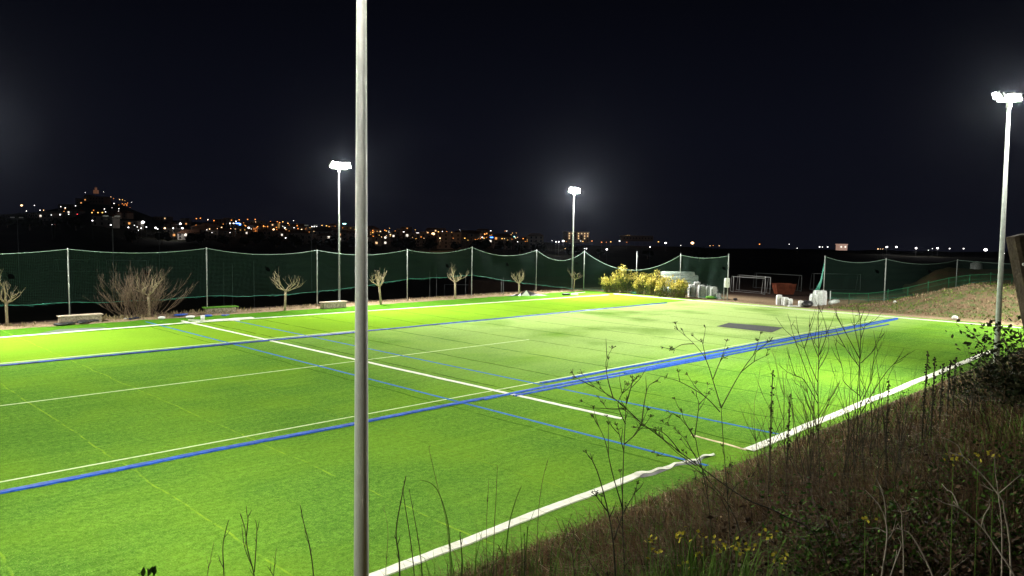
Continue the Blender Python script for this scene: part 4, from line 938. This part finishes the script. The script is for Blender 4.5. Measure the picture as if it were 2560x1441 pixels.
# rim weeds by the far touchline
mb = MB()
for k in range(5200):
    x = rs.uniform(-12, 74); y = rs.uniform(60.3, 63.2)+abs(rs.gauss(0, .2)); h = rs.uniform(.06, .28)*(1.6 if 17 < x < 30 else 1)
    if hn(x*.6, y) < -.1: continue
    mb.leaf((x, y, zg(x, y)-.02), (rs.uniform(-.6, .6), rs.uniform(-.6, .6), 1), (rs.uniform(-1, 1), rs.uniform(-1, 1), .1), h, h*.25)
tag(mb.build('rim_weeds', leafmat('rim_weed', (.16, .14, .06), (.34, .28, .17), .1, .9)), 'sparse dry weeds along the rim beyond the far touchline', 'ground cover', kind='stuff')

# ------------------------------------------------------------------ standing stalks in the foreground
def gbase(px, py, dep=None):
    if dep is None: return ghit(px, py)
    q = at(px, py, dep); return Vector((q.x, q.y, zg(q.x, q.y)-.02))
def smooth(pts, n=3):
    out = []
    for i in range(len(pts)-1):
        p0 = pts[max(i-1, 0)]; p1 = pts[i]; p2 = pts[i+1]; p3 = pts[min(i+2, len(pts)-1)]
        for k in range(n):
            t = k/n; out.append(.5*((2*p1)+(p2-p0)*t+(2*p0-5*p1+4*p2-p3)*t*t+(3*p1-p0-3*p2+p3)*t*t*t))
    return out+[pts[-1]]
def umbel(mb, p, d, s, rs):
    for k in range(rs.randint(5, 8)):
        q = (d+Vector((rs.uniform(-1, 1), rs.uniform(-1, 1), rs.uniform(-.4, .8)))).normalized()*s*rs.uniform(.6, 1.2); mb.tube([p, p+q], [.0012, .0009], 3, False); mb.ball(p+q, .0022, 4, 3)
def traced(name, label, cat, group, dep, lines, m, rad=.004, seed=0, twigs=0, umb=False, tw=.12, depj=.12, down=True):
    # lines: lists of picture points; the first is the main stem and is carried down to the soil
    rs = random.Random(seed); q = at(lines[0][0][0], lines[0][0][1], dep); q2 = at(lines[0][1][0], lines[0][1][1], dep); dq = (q-q2).normalized(); base = q.copy(); hf = q.copy()
    for i_ in range(400):                     # follow the stem down to the soil, bending it towards the vertical
        if base.z < zg(base.x, base.y)-.02: break
        dq = (dq+Vector((0, 0, -.06))).normalized(); base = base+dq*.02
        if (base-q).length < .25: hf = base.copy()
    r = empty(name, base, label, cat, group); sb = MB(); bb = MB(); hd = MB()
    for li, ln in enumerate(lines):
        d0 = dep if li == 0 else None; pts = []; off = rs.uniform(-depj, depj) if li else 0
        for i, (x, y) in enumerate(ln):
            pts.append(at(x, y, dep+off*(i/max(1, len(ln)-1))))
        if li == 0 and down: pts = [base, hf]+pts if (hf-q).length > .1 and (hf-base).length > .1 else [base]+pts
        pts = smooth(pts, 4); n = len(pts); r0 = rad if li == 0 else rad*.62; (sb if li == 0 else bb).tube(pts, [r0*(1-.72*i/(n-1)) for i in range(n)], 5)
        if umb: umbel(hd, pts[-1], (pts[-1]-pts[-2]).normalized(), .019, rs)
        for k in range(twigs if li == 0 else twigs//2):
            i = rs.randint(int(n*.35), n-1); dd = (pts[i]-pts[i-1]).normalized(); s_ = (dd*1.1+Vector((rs.uniform(-1, 1), rs.uniform(-1, 1), rs.uniform(-.2, .5)))*.8).normalized(); L_ = tw*rs.uniform(.4, 1.3)*(1.3-i/n)
            p1 = pts[i]+s_*L_*.5; p2 = p1+(s_+Vector((0, 0, .4))).normalized()*L_*.5; bb.tube([pts[i], p1, p2], [rad*.4, rad*.3, rad*.18], 4)
            if umb and rs.random() < .7: umbel(hd, p2, s_, .014, rs)
    sb.build('stem', m, r)
    if bb.v: bb.build('branches', m, r)
    if hd.v: hd.build('seed_heads', DKST, r)
    return r
GU = 'dry umbel stalks in the foreground'; GT = 'twiggy dry plants in the foreground'
traced('umbel_stalk', 'tallest dark umbel stalk forking in front of the blue strips', 'dry plant', GU, 3.6, [[(1832, 1460), (1822, 1290), (1808, 1100), (1803, 1020)], [(1803, 1020), (1785, 960), (1765, 900), (1735, 860), (1695, 825)], [(1803, 1020), (1850, 935), (1893, 878), (1925, 853)], [(1800, 1030), (1760, 990), (1700, 955), (1665, 945)],
    [(1782, 950), (1800, 905), (1810, 895)], [(1765, 900), (1758, 865), (1755, 855)], [(1853, 930), (1885, 905), (1915, 890)], [(1735, 860), (1705, 862), (1685, 873)], [(1822, 1250), (1840, 1215), (1880, 1190)]], DKST, .0042, 1, 4, True)
traced('umbel_stalk', 'dark umbel stalk slanting up to the left across the near corner', 'dry plant', GU, 3.4, [[(1960, 1290), (1860, 1245), (1740, 1160), (1660, 1100), (1600, 1055), (1560, 1025)], [(1600, 1055), (1540, 1000), (1490, 970), (1455, 935)], [(1533, 995), (1520, 950), (1515, 905), (1530, 872)], [(1604, 1060), (1612, 1000), (1622, 965), (1640, 955)], [(1560, 1022), (1520, 1022), (1510, 1010)], [(1700, 1130), (1655, 1080), (1590, 1070)],
    [(1740, 1165), (1690, 1130), (1640, 1080)], [(1485, 968), (1450, 950), (1440, 945)]], DKST, .0043, 2, 5, True)
traced('umbel_stalk', 'upright dark umbel stalk left of the corner of the near touchline', 'dry plant', GU, 3.2, [[(1562, 1460), (1556, 1280), (1560, 1120), (1566, 1000)], [(1566, 1010), (1580, 960), (1582, 952)], [(1556, 1270), (1530, 1180), (1512, 1100), (1485, 1045)], [(1562, 1110), (1590, 1085), (1602, 1065)], [(1564, 1060), (1545, 1010), (1568, 965)], [(1560, 1130), (1545, 1075)]], DKST, .0044, 3, 7, True)
traced('umbel_stalk', 'slender umbel stalk right of the peach line corner', 'dry plant', GU, 3.9, [[(1790, 1460), (1770, 1250), (1745, 1130), (1735, 1090), (1700, 1045)], [(1737, 1090), (1747, 1010), (1735, 985)], [(1747, 1012), (1768, 990), (1770, 985)], [(1700, 1045), (1680, 1035), (1670, 1055)], [(1735, 1095), (1710, 1050), (1705, 1030)]], DKST, .0042, 4, 5, True)
traced('umbel_stalk', 'thin umbel stalk bending over the rippled strip', 'dry plant', GU, 3.8, [[(1870, 1460), (1840, 1300), (1770, 1200), (1700, 1150), (1650, 1140)], [(1770, 1200), (1720, 1110), (1700, 1085)], [(1820, 1280), (1790, 1230), (1740, 1200)]], DKST, .0042, 5, 6, True)
traced('umbel_stalk', 'short umbel stalk at the lower middle beside the tuft', 'dry plant', GU, 2.9, [[(1540, 1470), (1530, 1330), (1500, 1200), (1480, 1150)], [(1535, 1350), (1560, 1280), (1590, 1230)], [(1520, 1280), (1490, 1240)]], DKST, .005, 6, 4, True)
# left group, only tips reaching into the picture
traced('twiggy_plant', 'single dark twig tip left of the forked twig at lower left', 'dry plant', GT, 3.0, [[(560, 1490), (560, 1441), (557, 1370), (565, 1325), (572, 1300)], [(559, 1420), (548, 1400)]], DKST, .0035, 7, 3, False, .05)
traced('twiggy_plant', 'forked dark twig at lower left of the near mast', 'dry plant', GT, 3.0, [[(637, 1500), (636, 1441), (618, 1370), (612, 1320), (600, 1285)], [(636, 1430), (640, 1370), (642, 1320), (638, 1300)], [(632, 1420), (612, 1370), (604, 1310)], [(616, 1340), (620, 1300), (616, 1280)]], DKST, .0036, 8, 5, False, .05)
traced('twiggy_plant', 'slender bending twig just left of the near mast', 'dry plant', GT, 3.0, [[(786, 1500), (784, 1441), (775, 1370), (760, 1310), (750, 1262)], [(778, 1390), (770, 1350)]], DKST, .0038, 9, 4, False, .05)
traced('twiggy_plant', 'short faint twig between the forked twig and the near mast', 'dry plant', GT, 3.2, [[(685, 1500), (684, 1441), (688, 1400), (691, 1370)], [(684, 1440), (668, 1415)]], DKST, .0026, 10, 2, False, .05)
traced('twiggy_plant', 'faint twig left of the single twig tip at lower left', 'dry plant', GT, 3.2, [[(515, 1500), (518, 1441), (525, 1405), (535, 1355)], [(520, 1420), (530, 1400)]], BRST, .0022, 18, 2, False, .05)
b = gbase(372, 1500, 2.4); r = empty('leafy_shoot', b, 'dark leafy shoot poking up at the bottom left edge', 'plant'); m = MB(); tp_ = at(370, 1422, 2.4); m.tube([b, tp_], [.005, .002], 5); m.build('stem', DKST, r); m = MB(); rs = random.Random(4)
for k in range(26): q = b.lerp(tp_, rs.uniform(.82, 1.0))+RTH*rs.uniform(-.02, .02); m.leaf(q, (rs.uniform(-1, 1), rs.uniform(-1, 1), .9), (0, 0, 1), .035, .016)
m.build('leaves', GWE, r)
# tall grass stalks round the foot of the picture
GG = 'tall grass stalks at the bottom of the picture'
for i, (pl, lb, m_, ra_) in enumerate((([(1000, 1500), (998, 1400), (990, 1330), (1005, 1240), (1015, 1190)], 'thick dark grass stalk nearest to the near mast', DKST, .0042), ([(1040, 1500), (1030, 1380), (1012, 1260), (1005, 1215)], 'dark leaning grass stalk right of the thick one', DKST, .003),
        ([(1130, 1460), (1120, 1310), (1090, 1220), (1050, 1200)], 'long grass blade arching to the left', GRB, .0036), ([(1128, 1480), (1118, 1320), (1090, 1200), (1072, 1120)], 'tall feathery grass stem reaching highest in its group', BRST, .0018), ([(1232, 1480), (1236, 1320), (1240, 1250), (1243, 1175)], 'straight feathery grass stem in the lower middle', BRST, .002),
        ([(1220, 1480), (1216, 1330), (1222, 1200)], 'thin pale grass stem left of the straight one', BRST, .0016), ([(1258, 1480), (1270, 1330), (1288, 1255), (1304, 1215)], 'dark reed leaf leaning right in the lower middle', GRB, .0042), ([(1340, 1480), (1345, 1300), (1355, 1210), (1368, 1155)], 'feathery grass stem leaning right before the near touchline', BRST, .002),
        ([(1060, 1500), (1050, 1380), (1035, 1290), (1024, 1230)], 'slim dark stalk behind the leaning one', DKST, .0024), ([(1150, 1500), (1155, 1400), (1150, 1340), (1152, 1330)], 'short dark stalk with a knotted tip', DKST, .003), ([(1310, 1500), (1312, 1390), (1310, 1330)], 'short dark seed stalk right of the reed leaf', DKST, .003),
        ([(965, 1500), (965, 1420), (970, 1330), (960, 1270)], 'faint grass stem hugging the near mast', BRST, .0016), ([(1440, 1500), (1430, 1380), (1405, 1300)], 'dark thorny stem pointing left under the tuft', DKST, .003), ([(1535, 1500), (1470, 1400), (1420, 1310)], 'second dark stem pointing left under the tuft', DKST, .003))):
    r = traced('grass_stalk', lb, 'grass stalk', GG, 2.7+.1*(i % 4), [pl], m_, ra_, 100+i, 5 if m_ is not GRB else 0, False, .045)
def tuft(px, py, dep, H, n, label, seed, m=GRB, spread=.5, wd=.006):
    b = gbase(px, py, dep) if dep else ghit(px, py)
    if H > 10: H = zat(b.x, b.y, H)-b.z
    rs = random.Random(seed); mb = MB()
    for k in range(n):
        a = rs.uniform(0, 6.28); ln = rs.uniform(.1, 1)*spread; h = H*rs.uniform(.5, 1.05); d = Vector((math.cos(a)*ln, math.sin(a)*ln, 0)); o_ = b+Vector((rs.gauss(0, .05), rs.gauss(0, .05), -.02)); w2 = Vector((-math.sin(a), math.cos(a), 0))*wd*rs.uniform(.6, 1.2)
        pts = [o_, o_+d*h*.25+Vector((0, 0, h*.5)), o_+d*h*.65+Vector((0, 0, h*.88)), o_+d*h*1.1+Vector((0, 0, h*(1.0-.25*ln)))]
        vs = [];
        for i, p in enumerate(pts[:-1]): k_ = (1, .9, .6)[i]; vs += [p-w2*k_/2, p+w2*k_/2]
        vs.append(pts[-1]); mb.add(vs, [(0, 1, 3, 2), (2, 3, 5, 4), (4, 5, 6)])
    tag(mb.build('grass_tuft', m, loc=b), label, 'grass tuft', 'grass tufts in the foreground')
for i, a in enumerate(((1250, 1500, 2.8, 1300, 150, 'green grass tuft at the bottom middle under the feathery stems'), (1120, 1520, 2.7, 1350, 110, 'green grass tuft at the bottom right of the near mast'), (1400, 1500, 3.0, 1370, 170, 'green grass tuft at the bottom, left of the umbel stalks'),
        (1700, 1500, 2.9, 1310, 260, 'dense green tuft with yellow flowers at the bottom edge'), (1780, 1500, 3.1, 1300, 240, 'dense green tuft right of the flowering one'), (1610, 1500, 3.1, 1350, 200, 'green tuft left of the flowering one at the bottom edge'), (1870, 1500, 3.0, 1350, 200, 'green tuft at the bottom edge behind the tallest umbel stalk'),
        (1500, 1500, 3.3, 1385, 150, 'thin green tuft between the umbel stalks at the bottom edge'),
        (1560, 1300, None, .5, 120, 'spiky green tuft at the edge of the turf below the rippled strip'), (1520, 1310, None, .42, 80, 'smaller spiky tuft left of the spiky one at the turf edge'), (1600, 1275, None, .38, 80, 'green tuft right of the spiky one at the turf edge'), (1745, 1215, None, .3, 60, 'low tuft at the turf edge beside the blue line end'),
        (1470, 1370, None, .35, 70, 'mixed tuft beside the bank edge at lower middle'), (1840, 1185, None, .25, 50, 'low tuft by the corner of the near touchline'))):
    tuft(*a[:5], a[5], 200+i)
# twiggy plants on the right
def twigplant(px, py, topy, label, seed, m=DKST, ra_=.0045, n=1, spread=.25, dens=1.0, lean=0):
    b = ghit(px, py); rs = random.Random(seed); H = zat(b.x, b.y, topy)-b.z; r = empty('twiggy_plant', b, label, 'dry plant', GT); sb = MB(); bb = MB()
    d_ = (b-EYE).length; ra_ = ra_*max(1, d_/5.5)*1.5
    def grow(p, d, L_, r0, lev, mb):
        pts = [p]; q = p.copy(); dd = d.normalized(); ns = 7; rad = [r0]
        for i in range(ns):
            dd = (dd+Vector((rs.uniform(-1, 1), rs.uniform(-1, 1), .35+rs.uniform(-.4, .5)))*.10).normalized(); q = q+dd*L_/ns; pts.append(q.copy()); rad.append(r0*(1-.75*(i+1)/ns))
        mb.tube(pts, rad, 5)
        if lev > 0:
            for k in range(int((6 if lev > 1 else 4)*dens)):
                i = rs.randint(2, ns); a = rs.uniform(0, 6.28); s_ = (pts[i]-pts[i-1]).normalized()+Vector((math.cos(a), math.sin(a), .1))*rs.uniform(.35, .6)
                grow(pts[i], s_, L_*rs.uniform(.25, .5)*(1.25-.5*i/ns), rad[i]*.7, lev-1, bb)
    for k in range(n):
        a = rs.uniform(0, 6.28); s_ = spread*rs.uniform(.2, 1) if n > 1 else .04
        grow(b+Vector((rs.gauss(0, .03)*n, rs.gauss(0, .03)*n, -.03)), Vector((math.cos(a)*s_, math.sin(a)*s_, 1))-RTH*lean, H*(rs.uniform(.75, 1.0) if k else 1.0)*1.02, ra_, 2 if dens > .6 else 1, sb)
    sb.build('stem', m, r); bb.build('branches', m, r)
traced('twiggy_plant', 'tall twiggy plant left of the tallest one', 'dry plant', GT, 7, [[(2052, 1300), (2047, 1100), (2045, 960), (2047, 890), (2046, 820), (2046, 758)], [(2047, 895), (2030, 850), (2022, 812)], [(2047, 889), (2066, 835), (2054, 782)], [(2044, 955), (2025, 911), (1997, 835), (1981, 810)], [(2046, 924), (2070, 880), (2071, 840)], [(2044, 990), (2013, 921), (1981, 829), (1975, 800)],
    [(2045, 1010), (2010, 950), (1987, 935), (1968, 867)], [(2047, 1040), (2075, 990), (2090, 930)], [(2046, 1080), (2020, 1010), (2000, 960)]], DKST, .0064, 430, 9, False, .3, .5)
traced('twiggy_plant', 'tallest twiggy plant, its bare tip over the blue strips', 'dry plant', GT, 7, [[(2168, 1340), (2158, 1150), (2150, 1000), (2150, 900), (2152, 820), (2145, 762)], [(2150, 899), (2114, 832), (2085, 782)], [(2152, 908), (2185, 875), (2199, 840)], [(2150, 880), (2136, 816), (2138, 790)], [(2149, 918), (2120, 880), (2098, 841)], [(2152, 1010), (2177, 955), (2183, 911), (2205, 854)], [(2154, 1030), (2199, 955), (2234, 911), (2287, 876)],
    [(2150, 990), (2110, 955), (2107, 927), (2085, 850)], [(2151, 850), (2162, 815), (2160, 795)]], DKST, .0068, 431, 8, False, .3, .5)
TW = (((2005, 1340), 905, 'twiggy plant at the left of the tall pair'), ((1978, 1300), 960, 'low dense twiggy plant left of the tall pair'), ((2105, 1300), 850, 'twiggy plant between the tall pair'),
      ((2030, 1260), 930, 'thin twiggy plant behind the left tall one'), ((2215, 1280), 900, 'twiggy plant right of the tallest one'), ((2260, 1240), 965, 'twiggy plant beside the white line, right group'), ((1945, 1370), 1010, 'twiggy plant near the touchline corner'), ((2125, 1230), 960, 'fine twiggy plant behind the tall pair'),
      ((2190, 1390), 1080, 'low brown twiggy plant in front of the tallest one'), ((1990, 1400), 1120, 'low brown twiggy plant in front of the left group'), ((2440, 1100), 905, 'fine brush beside the right mast base'), ((2420, 1060), 900, 'thin arching brush left of the right mast base'))
for i, (bp, ty, lb) in enumerate(TW):
    twigplant(bp[0], bp[1], ty, lb, 400+i, DKST if i % 3 else BRST, .0034, 3, .3, 1.0 if i < 8 else .7)
rs = random.Random(31)
for i in range(46):
    px = rs.uniform(1880, 2560); ly = 1441-(px-1500)*.44; py = rs.uniform(max(940, ly+60), 1420); ty = py-rs.uniform(80, 210)*(1.2 if py > 1200 else .8)
    twigplant(px, py, ty, '%s dry stalk among the weeds of the bank' % ('thin brown' if i % 2 else 'thin dark'), 500+i, BRST if i % 2 else DKST, .0026, 1, .3, .5)
for i, (px, py, ty) in enumerate(((2300, 1190, 880), (2325, 1160, 893), (2366, 1090, 900), (2380, 1090, 893), (2212, 1230, 950), (1918, 1380, 925), (2345, 1130, 910), (1960, 1330, 985))):
    b = ghit(px, py); H = zat(b.x, b.y, ty)-b.z; rs = random.Random(600+i); k_ = max(1, (b-EYE).length/6)
    r = empty('seed_spike', b, ['dark seed spike standing tallest against the white touchline', 'dark seed spike second along the touchline', 'slim seed spike third along the touchline', 'slim seed spike fourth along the touchline', 'dark seed spike near the twiggy pair', 'dark seed spike left of the twiggy plants', 'small seed spike between the second and third ones', 'small seed spike low among the left twiggy plants'][i], 'dry plant', 'dark seed spikes on the bank')
    m = MB(); t_ = b+Vector((rs.uniform(-.05, .05), 0, H)); m.tube([b, b.lerp(t_, .5)+Vector((.01, .01, 0)), t_], [.006*k_, .005*k_, .003*k_], 5); m.build('stem', DKST, r); m = MB()
    for k in range(70): q = b.lerp(t_, rs.uniform(.45, 1)); m.ball(q+Vector((rs.gauss(0, .007*k_), rs.gauss(0, .007*k_), 0)), .0065*k_*rs.uniform(.5, 1.2), 5, 3)
    m.build('seeds', DKST, r)
# pale dry stalks bottom right (crop coordinates -> picture)
def cv(l): return [(2100+x/3.267, 1000+y/3.267) for x, y in l]
GP = 'pale dead stalks at the bottom right'
for i, (dep, ls, lb) in enumerate(((2.5, [[(1440, 1470), (1300, 1240), (1155, 1035), (975, 885), (855, 845), (785, 805)], [(975, 885), (920, 765), (870, 738)], [(1155, 1035), (1180, 940), (1225, 855), (1165, 810)]], 'longest pale dead stalk at bottom right, forking to the left'),
        (3.0, [[(1340, 900), (1325, 820), (1170, 620), (1005, 460), (960, 370), (845, 310)], [(1005, 460), (895, 428)], [(1290, 770), (1490, 600)], [(1255, 745), (1145, 690)]], 'pale dead stalk slanting up beside the yellow flowers'), (2.6, [[(770, 1480), (690, 1290), (600, 1130), (545, 1075), (465, 1050)]], 'curved pale dead stalk in the lower middle of the weeds'),
        (2.9, [[(335, 1480), (380, 1170), (375, 1000), (320, 860), (210, 740)], [(378, 1000), (365, 830), (330, 730), (265, 690)], [(385, 1150), (430, 1080), (460, 960)], [(375, 1085), (310, 1050), (262, 1048)], [(345, 740), (310, 670)]], 'forked pale dead stalk left of the curved one'), (3.0, [[(505, 1000), (500, 915), (430, 790)], [(500, 915), (420, 905)], [(500, 915), (560, 905)]], 'small pale forked twig above the curved stalk'),
        (2.7, [[(400, 1480), (480, 1250), (500, 1180), (480, 1140)]], 'pale stalk curving beside the forked one'), (3.4, [[(860, 1430), (940, 1370), (1040, 1290)]], 'pale stick lying aslant at the bottom'), (3.0, [[(1290, 760), (1270, 600), (1262, 460)]], 'pale stem carrying the highest yellow flower'))):
    traced('dead_stalk', lb, 'dry plant', GP, dep, [cv(l) for l in ls], PLST, .0042 if i < 4 else .003, 700+i, 2, False, .05, down=True)
# yellow wild flowers
YEL = leafmat('yellow_petal', (.5, .42, .03), (.75, .66, .08), .1, .9)
FL = [(1708, 1343), (1758, 1345), (1805, 1366), (1738, 1382), (1842, 1374), (1868, 1373), (1920, 1336), (1722, 1422), (1948, 1392), (2162, 1302), (2383, 1150), (2485, 1140), (2445, 1147), (1625, 1350), (1645, 1383), (1952, 1412)]
for i, (px, py) in enumerate(FL):
    dep = 2.75+.12*(i % 4) if px < 2100 else 3.2; t_ = at(px, py, dep); b = Vector((t_.x+.03, t_.y-.02, zg(t_.x, t_.y)-.02)); rs = random.Random(800+i)
    r = empty('wild_flower', b, ('yellow flower head among the green tufts at the bottom' if px < 2000 else 'yellow flower head among the dead stalks at right'), 'flower', 'yellow wild flowers on the bank')
    m = MB(); m.tube([b, b.lerp(t_, .6)+Vector((.01, 0, 0)), t_], [.003, .0022, .0015], 4); m.build('stem', GRB, r); m = MB()
    for k in range(rs.randint(7, 13)): q = t_+Vector((rs.gauss(0, .018), rs.gauss(0, .018), rs.gauss(0, .010))); m.leaf(q, (rs.uniform(-1, 1), rs.uniform(-1, 1), rs.uniform(0, 1)), (rs.uniform(-1, 1), rs.uniform(-1, 1), 1), .018, .014)
    m.build('petals', YEL, r)
# bramble at the foot of the right mast, leaning timber
IVY = leafmat('bramble_leaf', (.012, .022, .008), (.06, .06, .03), .1, .9)
def bramble(px, py, dep, wd, H, n, label, seed, lm=IVY, nm='bramble_bush', grp='brambles on the bank at right', lsz=1.0):
    q = at(px, py, dep); b = Vector((q.x, q.y, zg(q.x, q.y)-.05)); H = zat(b.x, b.y, H)-b.z; rs = random.Random(seed); r = empty(nm, b, label, 'bush' if lsz == 1 else 'weed', grp); st = MB(); lf = MB()
    for k in range(30):
        a = rs.uniform(0, 6.28); e_ = b+Vector((math.cos(a)*wd*.5*rs.random()**.5, math.sin(a)*wd*.5*rs.random()**.5, H*rs.uniform(.5, 1.1))); mid = b.lerp(e_, .5)+Vector((0, 0, H*.15)); st.tube([b+Vector((rs.gauss(0, wd*.15), rs.gauss(0, wd*.15), 0)), mid, e_], [.008*lsz, .006*lsz, .003*lsz], 4)
        for j in range(n//30):
            p = mid.lerp(e_, rs.uniform(-.8, 1.05))+Vector((rs.gauss(0, .08), rs.gauss(0, .08), rs.gauss(0, .06))); s_ = rs.uniform(.035, .075)*lsz; lf.leaf(p, (rs.uniform(-1, 1), rs.uniform(-1, 1), rs.uniform(-.4, .8)), (rs.uniform(-1, 1), rs.uniform(-1, 1), 1), s_, s_*.6)
    st.build('canes', BRST, r); lf.build('leaves', lm, r)
bramble(2540, 960, 11, 1.5, 878, 4200, 'dark bramble hiding the foot of the right mast', 1)
bramble(2600, 930, 8, 1.5, 835, 3600, 'dark bramble cut by the right edge of the picture', 2)
bramble(2490, 1010, 11.5, 1.2, 960, 2600, 'lower dark bramble left of the mast foot', 3)
bramble(2575, 700, 5.0, .35, 2.0, 0, 'thin leafy sprig at the right edge under the timber', 5, GWE) if False else None
for i, (px, dep, ty, wd, n_) in enumerate(((1960, 3.6, 1330, .8, 1500), (2090, 4.2, 1270, 1.0, 1800), (2230, 3.7, 1330, .8, 1500), (2360, 4.3, 1240, 1.0, 1800), (2500, 3.8, 1290, .9, 1500), (2560, 5.2, 1110, 1.0, 1500), (2420, 5.4, 1130, 1.0, 1300))):
    bramble(px, 1500 if ty > 1200 else 1300, dep, wd, ty, n_, ['dark green leafy weed right of the flowering tufts', 'leafy weed clump among the forked pale stalks', 'leafy weed clump under the curved pale stalk', 'leafy weed clump under the yellow flowers at right', 'leafy weed clump at the bottom right corner', 'leafy weed clump at the right edge below the bramble', 'leafy weed clump above the yellow flowers at right'][i], 40+i, GWE if i % 2 else BWE, 'leafy_weed', 'leafy weeds on the near bank', .55)
a = at(2552, 586, 6.0); b = at(2625, 780, 6.0); q = b+(b-a)*1.2; base = Vector((q.x, q.y, zg(q.x, q.y)-.1)); r = empty('timber_post', base, 'thick weathered timber leaning in at the right edge above the railing', 'timber')
m = MB(); dd = (a-base).normalized(); m.box((a+base)/2, ((a-base).length, .17, .15), ax=dd, up=tuple(-BK), bev=.015, jit=.004); m.build('beam', mat('weathered_wood', (.05, .038, .024), .85, .15, col2=(.09, .07, .045), nscale=9, bump=.4), r)
for k in (.06,): m = MB(); m.tube([a-dd*k*4+RTH*.09-BK*.09, a-dd*k*4-RTH*.09-BK*.09], .012, 5); m.build('bolt', STEEL, r)

# ------------------------------------------------------------------ night haze
m = bpy.data.materials.new('haze_air'); m.use_nodes = True; t = m.node_tree; t.nodes.clear(); o = t.nodes.new('ShaderNodeOutputMaterial'); v = t.nodes.new('ShaderNodeVolumePrincipled')
v.inputs['Color'].default_value = (.72, .8, 1, 1); v.inputs['Density'].default_value = HAZE; v.inputs['Anisotropy'].default_value = .93
t.links.new(v.outputs[0], o.inputs['Volume'])
mb = MB(); mb.box((620, 900, 45), (3400, 3000, 200)); tag(mb.build('haze', m), 'thin night haze over the whole place', 'haze', kind='stuff')
